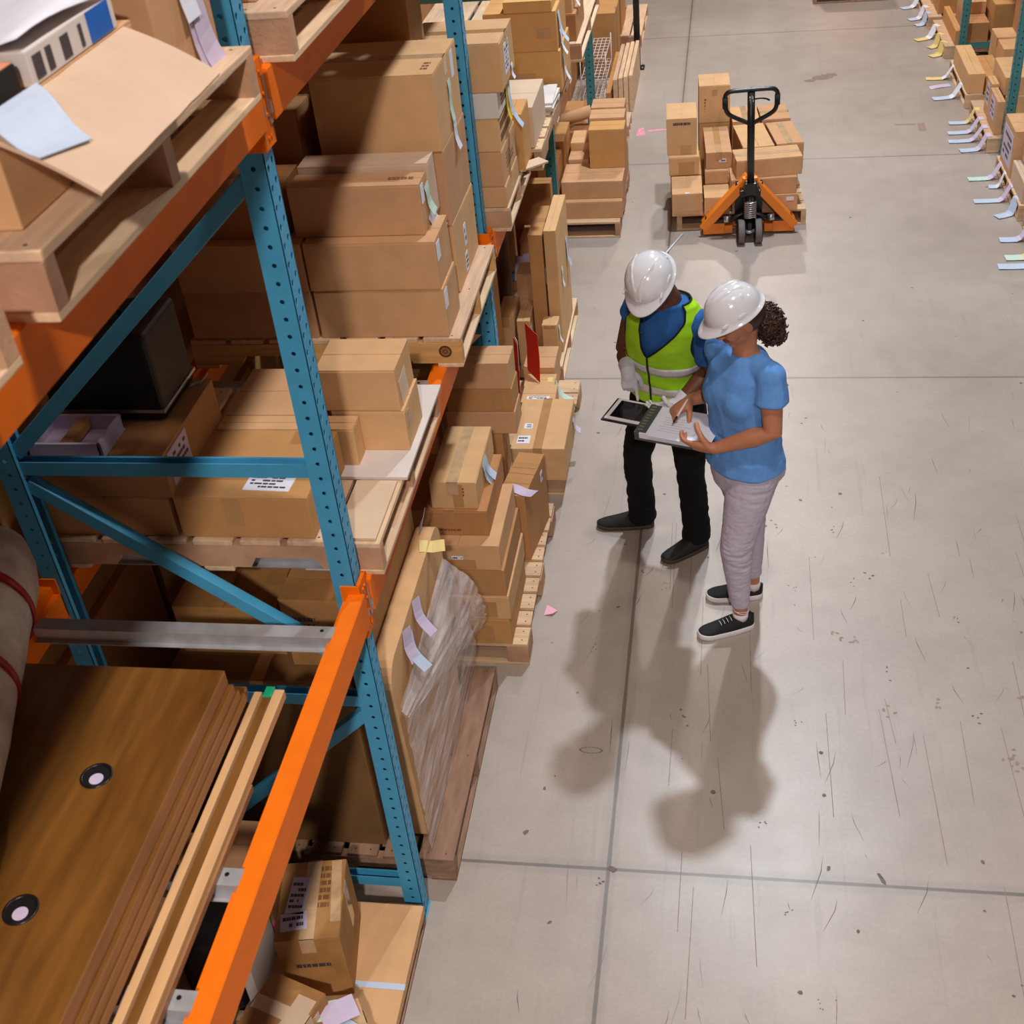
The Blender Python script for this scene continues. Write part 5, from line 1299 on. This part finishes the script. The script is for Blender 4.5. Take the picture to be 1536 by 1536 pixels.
def shoe(parent, toe, heel, upper, sole, name='shoe', H=.088, W=.046, laces=False, sole_h=.026):
    toe, heel = V(toe), V(heel); d = toe-heel; L = d.length; d = V((d.x, d.y, 0)).normalized(); l_ = V((-d.y, d.x, 0))
    def outline(f, k): # half width along the foot
        return k*W*(.62+.38*math.sin(min(1, f*1.25+.18)*PI*.62)) * (1 if f < .8 else math.sqrt(max(0, 1-((f-.8)/.205)**2))) * (1 if f > .1 else math.sqrt(max(.02, 1-((.1-f)/.1)**2)))
    fs = [.0, .02, .05, .1, .2, .3, .4, .5, .6, .7, .8, .87, .93, .97, .995]
    root = empty(name, heel, 0); root.parent = parent
    root.location = V(heel)-V(parent.location)
    mb = Body(); rows = []
    for f in fs:
        w_ = max(.003, outline(f, 1.06)); c = d*L*f; lift = .008*max(0, f-.8)/.2
        rows.append([c+l_*w_*x+V((0, 0, z+lift if z < .01 else z+lift*.6)) for x, z in ((-.94, .0), (-1, .006), (-1.0, sole_h-.004), (-.95, sole_h), (.95, sole_h), (1.0, sole_h-.004), (1, .006), (.94, .0))])
    mb.loft(rows, sole); mb.build('sole', root)
    mb = Body(); rows = []
    prof = lambda f: sole_h-.004+ (H-sole_h)*(.86 if f < .05 else (1-.08*math.sin((f-.05)/.25*PI) if f < .3 else (1.0 if f < .36 else max(.24, 1-((f-.36)/.60)**.85*.78)))) * (1 if f < .93 else math.sqrt(max(.05, 1-((f-.93)/.075)**2)))
    for f in fs:
        w_ = max(.002, outline(f, .98)); h = prof(f); c = d*L*(f*.985+.006)
        r_ = []
        for k in range(15):
            a = PI*k/14; x = math.cos(a); z = math.sin(a)
            r_.append(c+l_*w_*math.copysign(abs(x)**.75, x)+V((0, 0, sole_h-.006+(h-sole_h+.006)*z**.7)))
        r_.append(c+V((0, 0, sole_h-.006)))
        rows.append(r_)
    mb.loft(rows, upper); mb.build('upper', root)
    if laces:
        mb = MB()
        for f in (.42, .48, .54, .60):
            w_ = .018; z = prof(f)+.001; c = d*L*f
            mb.tube([c-l_*w_+V((0, 0, z-.004)), c+V((0, 0, z+.001)), c+l_*w_+V((0, 0, z-.004))], .0016, PAPER, 6)
        mb.build('laces', root)
    return root

def wrinkle(amp, freq, stretch=(1, 1, 1), seed=0.0, zmask=None):
    def f(p, n_):
        q = V((p.x*stretch[0], p.y*stretch[1], p.z*stretch[2]))*freq+V((seed, seed*2, seed*3))
        v = NZ.noise(q)+.5*NZ.noise(q*2.1)
        v = 1-abs(v)*2.2
        k = zmask(p) if zmask else 1
        return p+n_*amp*v*k
    return f

def interp_rings(R_, z):
    if z <= R_[0][0].z: return R_[0]
    for A, B in zip(R_, R_[1:]):
        if z <= B[0].z:
            f = (z-A[0].z)/(B[0].z-A[0].z); f2 = f*f*(3-2*f)*.5+f*.5
            return (A[0].lerp(B[0], f), A[1]+(B[1]-A[1])*f2, A[2]+(B[2]-A[2])*f2)
    return R_[-1]

# =================================================================== woman
def make_woman():
    F, L = nrm(-.77, -.64, 0), nrm(.64, -.77, 0)
    root = empty('person', (.11, 4.56, 0), 0, 'person in a light blue t-shirt, pale jeans and white helmet, writing on a clipboard', 'person', 'two people in the aisle')
    Z = V((0, 0, 1))
    T = [(V((.100, 4.565, .77)), .155, .115), (V((.102, 4.565, .85)), .172, .132), (V((.104, 4.565, .93)), .172, .130), (V((.098, 4.56, 1.02)), .146, .112), (V((.090, 4.555, 1.09)), .138, .108),
         (V((.080, 4.548, 1.19)), .148, .116), (V((.076, 4.543, 1.28)), .155, .116), (V((.082, 4.54, 1.36)), .150, .098), (V((.092, 4.537, 1.415)), .112, .075), (V((.098, 4.535, 1.45)), .068, .056)]
    rim, hf = V((.038, 4.500, 1.648)), nrm(-.90, -.43, 0)
    p_ = math.radians(24); fwd = hf*math.cos(p_)-Z*math.sin(p_); up = hf*math.sin(p_)+Z*math.cos(p_)
    hl = up.cross(fwd).normalized(); ro = math.radians(0); 
    hc = rim-up*.045-fwd*.004
    shL, elL, wrL = V((.190, 4.416, 1.400)), V((.206, 4.372, 1.155)), V((-.030, 4.408, 1.048))
    shR, elR, wrR = V((-.015, 4.668, 1.39)), V((.045, 4.765, 1.13)), V((-.140, 4.690, 1.112))
    hips = (V((.135, 4.495, .85)), V((.065, 4.635, .85))); knee = (V((.072, 4.452, .485)), V((.132, 4.672, .475))); ank = (V((.098, 4.456, .085)), V((.158, 4.685, .085)))
    toes = ((-.098, 4.372, 0), (-.066, 4.660, 0)); heels = ((.162, 4.480, 0), (.208, 4.696, 0))
    bd = Body()
    bd.loft([ring_pts(c, L, F, a-.012, b-.012) for c, a, b in T], SKIN_W)
    bd.limb([(V((.097, 4.535, 1.41)), .058), (V((.085, 4.525, 1.48)), .050), (hc-up*.05-fwd*.02, .050)], SKIN_W)
    head(bd, SKIN_W, hc, fwd, up, .97)
    for sh, el, wr in ((shL, elL, wrL), (shR, elR, wrR)):
        bd.limb([(sh, .050), (sh.lerp(el, .4), .048), (el, .042), (el.lerp(wr, .3), .043), (el.lerp(wr, .75), .031), (wr, .026)], SKIN_W)
    for h, k, a, to in zip(hips, knee, ank, toes):
        bd.limb([(h, .078), (h.lerp(k, .5), .066), (k, .048), (k.lerp(a, .35), .046), (a, .033), (V((a.x, a.y, .04)), .033)], SKIN_W)
        bd.limb([(V((a.x, a.y, .05)), .032), (V(to)*.45+V((a.x, a.y, 0))*.55+V((0, 0, .035)), .018)], SKIN_W)
    # left hand grips the near edge of the board, right hand writes
    hand(bd, SKIN_W, wrL, (-.92, .36, -.10), (.22, .70, .66), False, 1.12, ((.25, .6, .5), (.3, .6, .5), (.35, .6, .5), (.4, .6, .5)), (.45, .35), 1.05, 1.1, .02)
    hand(bd, SKIN_W, wrR, (-.74, -.58, -.30), (-.15, -.40, -.90), True, 1.02, ((.65, .85, .3), (.85, 1.0, .5), (1.0, 1.1, .6), (1.05, 1.1, .7)), (.35, .35), 1.05, .9, .02)
    bd.fuse('body', root, SKIN_W, .0048, 5)
    face_parts(root, hc, fwd, up, .97)
    # jeans
    bd = Body()
    bd.loft([ring_pts(c, L, F, a+o, b+o) for (c, a, b), o in zip(T[:3], (.004, .006, .004))], JEANS)
    for h, k, a in zip(hips, knee, ank):
        bd.limb([(h, .108), (h.lerp(k, .3), .102), (h.lerp(k, .65), .086), (k, .071), (k.lerp(a, .3), .064), (k.lerp(a, .75), .046), (a+V((0, 0, .055)), .041)], JEANS, round1=False)
    bd.ell(V((.160, 4.61, .86)), (F, L, Z), (.085, .155, .10), JEANS)
    w1 = wrinkle(.0050, 9, (1, 1, 6), 3, lambda p: max(0, 1-abs(p.z-.47)/.13)); w2 = wrinkle(.0022, 14, (1, 1, 2.4), 7, lambda p: 1)
    bd.fuse('jeans', root, JEANS, .006, 6, lambda p, n_: w2(w1(p, n_), n_))
    # t-shirt
    bd = Body()
    TS = [(V((.102, 4.562, .885)), .194, .156), (V((.102, 4.562, .93)), .188, .150)]+[(c, a+.012, b+.012) for c, a, b in T[3:8]]+[(T[8][0], .118, .080), (V((.097, 4.535, 1.442)), .080, .066)]
    TS[2] = (TS[2][0], .168, .134); TS[3] = (TS[3][0], .160, .128)
    bd.loft([ring_pts(c, L, F, a, b) for c, a, b in TS], TEE_W)
    for q in (-1, 1): bd.ell(V((.076, 4.543, 1.245))+F*.058+L*q*.055, (F, L, Z), (.070, .085, .095), TEE_W)
    for sh, el in ((shL, elL), (shR, elR)):
        dd = (el-sh).normalized()
        bd.limb([(sh+(V((.09, 4.54, 1.41))-sh)*.45, .052), (sh+(V((.09, 4.54, 1.40))-sh)*.15-V((0, 0, .006)), .056), (sh+dd*.035, .061), (sh.lerp(el, .30), .065), (sh.lerp(el, .50), .069)], TEE_W, round1=False)
    for sh in (shL, shR): bd.ell(sh-Z*.008, (F, L, Z), (.062, .062, .060), TEE_W)
    w1 = wrinkle(.006, 6, (1, 1, .8), 1); w2 = wrinkle(.004, 8, (1, 1, 3), 5, lambda p: max(0, 1-abs(p.z-1.03)/.14))
    bd.fuse('t_shirt', root, TEE_W, .006, 11, lambda p, n_: w2(w1(p, n_), n_))
    # shoes
    for i in (0, 1):
        shoe(root, toes[i], heels[i], SHOEB, SOLEW, laces=True, H=.085, W=.045, sole_h=.030)
        mb = Body(); a = ank[i]; mb.limb([(V((a.x, a.y, .06)), .037), (V((a.x, a.y, .098)), .036)], SOLEW, round0=False, round1=False); build_rel(mb, 'sock', root)
    mb = MB(); a = ank[0]
    mb.tube([a+V((.038*math.cos(t), .038*math.sin(t), .035-.012*math.cos(t+.5))) for t in [i*PI/10 for i in range(21)]], .0016, PAPER, 6, cap=False)
    mb.tube([a+V((.037*math.cos(t), .037*math.sin(t), .020+.018*math.cos(t+1.5))) for t in [i*PI/10 for i in range(21)]], .0014, PAPER, 6, cap=False); build_rel(mb, 'anklet', root)
    # curly ponytail
    bd = Body(); hcn = V((.178, 4.575, 1.545))
    bd.ell(hcn, (fwd, hl, up), (.060, .066, .085), HAIR_C); bd.ell(hc-fwd*.03+up*.005, (fwd, hl, up), (.088, .082, .085), HAIR_C)
    r = random.Random(3)
    for k in range(330):
        v = V((r.gauss(0, 1), r.gauss(0, 1), r.gauss(0, 1))).normalized()
        c = hcn+fwd*v.x*.055+hl*v.y*.062+up*v.z*.085
        nv = (fwd*v.x+hl*v.y+up*v.z).normalized(); ta = nv.cross(V((r.gauss(0, 1), r.gauss(0, 1), r.gauss(0, 1)))).normalized(); tb = nv.cross(ta)
        rr = r.uniform(.007, .013); ln = r.uniform(.012, .03)
        pts = [c+ta*rr*math.cos(t)+tb*rr*math.sin(t)+nv*(ln*t/9-.004) for t in [i*.75 for i in range(13)]]
        bd.tube(pts, r.uniform(.0026, .0042), HAIR_C, 5)
    build_rel(bd, 'curly_hair', root)
    root_h = helmet(root, rim, fwd, up, [([(.10, y), (.06, y), (.0, y), (-.06, y), (-.10, y)], .010, .006) for y in (-.030, .0, .030)]+[([(.085, -.05), (.03, -.066), (-.04, -.066), (-.09, -.045)], .008, .004), ([(.085, .05), (.03, .066), (-.04, .066), (-.09, .045)], .008, .004)])
    return root
make_woman()

# =================================================================== man
def make_man():
    F, L = nrm(-.52, -.855, 0), nrm(.855, -.52, 0); Z = V((0, 0, 1))
    def lean(x, y, z):      # forward lean of the upper body, growing with height
        k = .05*max(0, min(1.1, (z-.86)/.64)); return V((x-k*x, y-k*y, z+k*(4.0-z)))
    root = empty('person', (-.25, 5.15, 0), 0, 'person in a lime safety vest, black trousers and white helmet, pointing at a tablet', 'person', 'two people in the aisle')
    T = [(lean(-.252, 5.155, .78), .150, .105), (lean(-.252, 5.155, .86), .158, .112), (lean(-.256, 5.145, .94), .150, .108), (lean(-.262, 5.13, 1.03), .146, .106), (lean(-.266, 5.115, 1.12), .158, .114),
         (lean(-.264, 5.10, 1.21), .168, .120), (lean(-.256, 5.09, 1.29), .168, .108), (lean(-.246, 5.08, 1.345), .142, .085), (lean(-.238, 5.07, 1.385), .098, .066), (lean(-.235, 5.065, 1.41), .064, .056)]
    hf = nrm(-.36, -.93, 0); p_ = math.radians(38)
    fwd = hf*math.cos(p_)-Z*math.sin(p_); up = hf*math.sin(p_)+Z*math.cos(p_)
    ro = math.radians(-4); lat = up.cross(fwd).normalized(); up = (up*math.cos(ro)+lat*math.sin(ro)).normalized(); hl = up.cross(fwd).normalized()
    rim = lean(-.322, 5.000, 1.545); hc = rim-up*.045-fwd*.004
    shR, elR, wrR = lean(-.398, 5.172, 1.325), V((-.457, 5.125, 1.125)), V((-.4275, 4.922, 1.130))
    shL, elL, wrL = lean(-.098, 4.992, 1.325), V((-.050, 4.925, 1.135)), V((-.201, 4.830, 1.002))
    hips = (V((-.345, 5.205, .83)), V((-.170, 5.105, .83))); knee = (V((-.422, 5.215, .46)), V((-.148, 5.085, .46))); ank = (V((-.405, 5.235, .085)), V((-.118, 5.075, .085)))
    toes = ((-.648, 5.222, 0), (-.288, 4.926, 0)); heels = ((-.345, 5.248, 0), (-.066, 5.098, 0))
    bd = Body()
    bd.loft([ring_pts(c, L, F, a-.014, b-.014) for c, a, b in T], SKIN_M)
    bd.limb([(lean(-.236, 5.066, 1.37), .062), (lean(-.250, 5.05, 1.43), .056), (hc-up*.04-fwd*.02, .056)], SKIN_M)
    head(bd, SKIN_M, hc, fwd, up, 1.0)
    for sh, el, wr in ((shR, elR, wrR), (shL, elL, wrL)):
        bd.limb([(sh, .052), (sh.lerp(el, .4), .050), (el, .042), (el.lerp(wr, .3), .043), (el.lerp(wr, .75), .033), (wr, .029)], SKIN_M)
    for h, k, a, to in zip(hips, knee, ank, toes):
        bd.limb([(h, .078), (h.lerp(k, .5), .066), (k, .050), (k.lerp(a, .35), .048), (a, .034), (V((a.x, a.y, .045)), .034)], SKIN_M)
        bd.limb([(V((a.x, a.y, .05)), .032), (V(to)*.45+V((a.x, a.y, 0))*.55+V((0, 0, .035)), .018)], SKIN_M)
    dR, nR = V((.13, -.48, -.86)), V((-.05, .85, -.50)); cR = ((.10, .08, .05), (1.0, 1.2, .7), (1.1, 1.2, .7), (1.1, 1.2, .7))
    dL, nL = V((-.96, -.20, -.02)), V((.05, .12, .98)); cL = ((.15, .3, .3), (.15, .3, .3), (.2, .3, .3), (.25, .3, .3))
    hand(bd, SKIN_M, wrR, dR, nR, True, .86, cR, (.5, .4), .88); hand(bd, SKIN_M, wrL, dL, nL, False, .86, cL, (.5, .5), .88, 1.0)
    bd.fuse('body', root, SKIN_M, .005, 5)
    face_parts(root, hc, fwd, up)
    for nm, w_, dd, n_, rt, cu, el, ti in (('glove', wrR, dR, nR, True, cR, elR, .5), ('glove', wrL, dL, nL, False, cL, elL, 1.0)):
        bd = Body(); hand(bd, GLOVE, w_, dd, n_, rt, .91, cu, (.5, .4 if rt else .5), 1.18, ti)
        a = (el-w_).normalized()
        dd_ = V(dd).normalized(); bd.limb([(w_+a*.060, .040), (w_+a*.025, .036), (w_, .034), (w_+dd_*.03, .032)], GLOVE, round0=False)
        bd.fuse(nm, root, GLOVE, .0042, 4)
    bd = Body(); bd.ell(hc-fwd*.012+up*.018, (fwd, hl, up), (.094, .080, .098), HAIR_B); build_rel(bd, 'short_hair', root)
    # trousers
    bd = Body()
    bd.loft([ring_pts(c, L, F, a+.006, b+.008) for c, a, b in T[:3]], TROUS)
    for h, k, a in zip(hips, knee, ank):
        bd.limb([(h, .096), (h.lerp(k, .35), .088), (h.lerp(k, .75), .076), (k, .070), (k.lerp(a, .4), .067), (k.lerp(a, .85), .068), (V((a.x, a.y, .058)), .074)], TROUS, round1=False)
    w1 = wrinkle(.006, 7, (1, 1, 1.6), 2)
    bd.fuse('trousers', root, TROUS, .007, 5, w1)
    # t-shirt
    bd = Body()
    bd.loft([ring_pts(c, L, F, a+.004, b+.004) for c, a, b in T[2:9]]+[ring_pts(T[9][0], L, F, .078, .070)], TEE_M)
    for sh, el, q in ((shR, elR, .18), (shL, elL, .72)):
        dd = (el-sh).normalized()
        bd.limb([(sh-dd*.004, .060), (sh.lerp(el, q*.5), .062), (sh.lerp(el, q), .064)], TEE_M, round1=False)
    bd.fuse('t_shirt', root, TEE_M, .006, 5, wrinkle(.004, 7, (1, 1, 1), 4))
    # safety vest: a shell over the trunk with a V opening and arm holes
    VT = [(lean(-.256, 5.148, .885), .182, .142), (lean(-.256, 5.145, .94), .178, .138), (lean(-.262, 5.13, 1.03), .174, .136), (lean(-.266, 5.115, 1.12), .180, .138), (lean(-.264, 5.10, 1.21), .186, .140),
          (lean(-.256, 5.09, 1.29), .186, .128), (lean(-.246, 5.08, 1.35), .164, .108), (lean(-.238, 5.07, 1.395), .122, .086), (lean(-.235, 5.065, 1.418), .088, .074)]
    def S(th, z, off=0.0):
        c, a, b = interp_rings(VT, z)
        k = 1
        x, y = math.cos(th), math.sin(th)
        p = c+L*(a*math.copysign(abs(x)**.92, x))+F*(b*math.copysign(abs(y)**.92, y))
        n_ = (L*x/a+F*y/b).normalized()
        fold = .006*NZ.noise(V((th*2.2, z*9, 2)))+.004*math.sin(z*55+2.5*math.sin(th*2))*max(0, 1-abs(z-1.04)/.12)
        return p+n_*(off+fold)
    z0, z1, zv = VT[0][0].z, VT[-1][0].z, lean(0, 0, 1.165).z
    def vw(z, side=1): 
        if z < zv: return .02
        t = (z-zv)/(z1-zv)
        return .02+(1.12*t**.95 if side > 0 else .42*t**.8+.7*t**7)
    arm_c, arm_h, arm_w = lean(0, 0, 1.255).z, .135, .50
    def inside_hole(th, z):
        d90 = th-PI/2
        if z > zv and -vw(z, 1) < d90 < vw(z, -1): return True
        for a0 in (0, PI, 2*PI):
            if ((th-a0)/(arm_w if a0 == PI else arm_w*.82))**2+((z-arm_c)/arm_h)**2 < 1: return True
        return False
    NU, NV = 220, 110
    mb = MB(); vr = [[mb.bm.verts.new(S(2*PI*i/NU, z0+(z1-z0)*j/NV)) for i in range(NU)] for j in range(NV+1)]
    k = mb.mi(HIVIS)
    for j in range(NV):
        for i in range(NU):
            if inside_hole(2*PI*(i+.5)/NU, z0+(z1-z0)*(j+.5)/NV): continue
            f = mb.bm.faces.new((vr[j][i], vr[j][(i+1) % NU], vr[j+1][(i+1) % NU], vr[j+1][i])); f.material_index = k; f.smooth = True
    for v in [v for v in mb.bm.verts if not v.link_faces]: mb.bm.verts.remove(v)
    vest = solid(build_rel(mb, 'safety_vest', root), .003, 1)
    def strip(za, zb, nm, ths):
        mb = MB()
        rows = [[S(t, za+(zb-za)*q/3, .0095) for q in range(4)] for t in ths]
        mb.grid(rows, REFL); o = solid(build_rel(mb, nm, root), .001, 1); return o
    full = [PI/2+.03+(2*PI-.06)*i/160 for i in range(161)]
    for a_, b_ in ((lean(0, 0, 1.065).z, lean(0, 0, 1.110).z), (lean(0, 0, .945).z, lean(0, 0, .990).z)): strip(a_, b_, 'reflective_band', full)
    mb = MB()
    right = [(PI/2+vw(z, -1), z) for z in [zv+(z1-zv)*i/24 for i in range(25)]]; left = [(PI/2-vw(z), z) for z in [zv+(z1-zv)*i/24 for i in range(25)]]
    mb.tube([S(t, z, .005) for t, z in right], .0045, PIPING, 8); mb.tube([S(t, z, .005) for t, z in left], .0045, PIPING, 8)
    mb.tube([S(PI/2, z0+(zv-z0)*i/20, .006) for i in range(21)], .0045, PIPING, 8)
    t0 = PI/2+vw(z1, -1)
    mb.tube([S(t0+(2*PI-vw(z1, 1)-vw(z1, -1))*i/30, z1, .003) for i in range(31)], .0045, PIPING, 8)
    mb_ = build_rel(mb, 'edge_piping', root)
    for a0 in (0, PI):
        mb = MB(); mb.tube([S(a0+arm_w*(1 if a0 else .82)*math.cos(q), arm_c+arm_h*math.sin(q), .004) for q in [2*PI*i/48 for i in range(49)]], .0045, PIPING, 8, cap=False); build_rel(mb, 'armhole_piping', root)
    for i in (0, 1): shoe(root, toes[i], heels[i], SHOEL, SOLEB, H=.095, W=.047, sole_h=.022)
    helmet(root, rim, fwd, up, [([(.118, 0.0), (.095, .012), (.06, .026), (.0, .044), (-.06, .054), (-.10, .054)], .009, .007), ([(.118, 0.0), (.095, -.012), (.06, -.026), (.0, -.044), (-.06, -.054), (-.10, -.054)], .009, .007)])
    return root
make_man()

# =================================================================== tablet, clipboard, pen
def frame_M(o, X, Y):
    X = V(X).normalized(); Y = V(Y); Y = (Y-X*Y.dot(X)).normalized(); Zz = X.cross(Y)
    M = MX((X, Y, Zz)).transposed().to_4x4(); M.translation = V(o); return M
t = empty('tablet', (-.3805, 4.7607, .998), 0, 'tablet with a white frame and black cover, held flat in front of the vest', 'tablet')
M = frame_M((0, 0, 0), (.163, -.058, .0), (.089, .205, .0))
for nm, a, b, z0, z1, m in (('cover', .135, .095, -.008, 0, BLACKP), ('white_frame', .122, .086, .0, .007, SOLEW), ('screen', .102, .069, .0065, .0078, SCREEN)):
    mb = MB(); mb.box(-a+.03*0, a, -b, b, z0, z1, m, bev=.002); 
    rotM = M @ MX.Rotation(0, 4, 'Z'); bmesh.ops.transform(mb.bm, matrix=rotM @ MX.Rotation(PI/2, 4, 'Z') if False else rotM, verts=mb.bm.verts); mb.build(nm, t)
t = empty('clipboard', (-.180, 4.585, 1.022), 0, 'thick clipboard with white papers and a dark clip end, held in her hands', 'clipboard')
Fw = V((-.86, -.51, 0)).normalized()*-1
M = frame_M((0, 0, 0), (.94, -.33, .02), (.33, .94, .10))
def cb(nm, x0, x1, y0, y1, z0, z1, m, bev=.002):
    mb = MB(); mb.box(x0, x1, y0, y1, z0, z1, m, bev=bev, M=M); return mb.build(nm, t)
cb('board', -.170, .172, -.108, .108, -.004, .004, DARKGREY)
cb('paper_pad', -.150, .150, -.103, .103, .004, .032, PAPER)
cb('loose_sheet', -.10, .176, -.112, .090, .0325, .034, PAPER)
cb('clip_body', -.172, -.150, -.104, .104, -.003, .036, DARKGREY)
cb('clip_plate', -.168, -.118, -.098, .098, .0345, .038, DARKGREY)
mb = MB()
for i in range(9):
    mb.box(-.160, -.138, -.088+.0205*i, -.078+.0205*i, .0378, .0395, plain('clip_wire', srgb(150, 150, 130), .4, metal=.6) if i == 0 else MATS['clip_wire'], M=M)
mb.build('binding_rings', t)
mb = MB()
for i in range(7): mb.box(-.08+.01*(i % 2), .06-.02*(i % 3), .03-.016*i, .032-.016*i, .0338, .0342, plain('pale_ink', srgb(170, 172, 190), .6) if i == 0 else MATS['pale_ink'], M=M)
mb.build('written_lines', t)
t = empty('pen', (-.214, 4.566, 1.062), 0, 'silver and white pen in her writing hand', 'pen')
d = V((.066, .091, .075)).normalized()
mb = MB(); mb.tube([d*.014, d*.045], .0046, BLACKP, 12); mb.build('grip', t)
mb = MB(); mb.tube([d*.045, d*.135], .0046, SOLEW, 12); mb.build('barrel', t)
mb = MB(); mb.tube([d*0, d*.014], .003, STEEL, 10, radii=[.0006, .004]); mb.build('tip', t)
mb = MB(); mb.tube([d*.135, d*.148], .0026, STEEL, 8); mb.build('push_button', t)
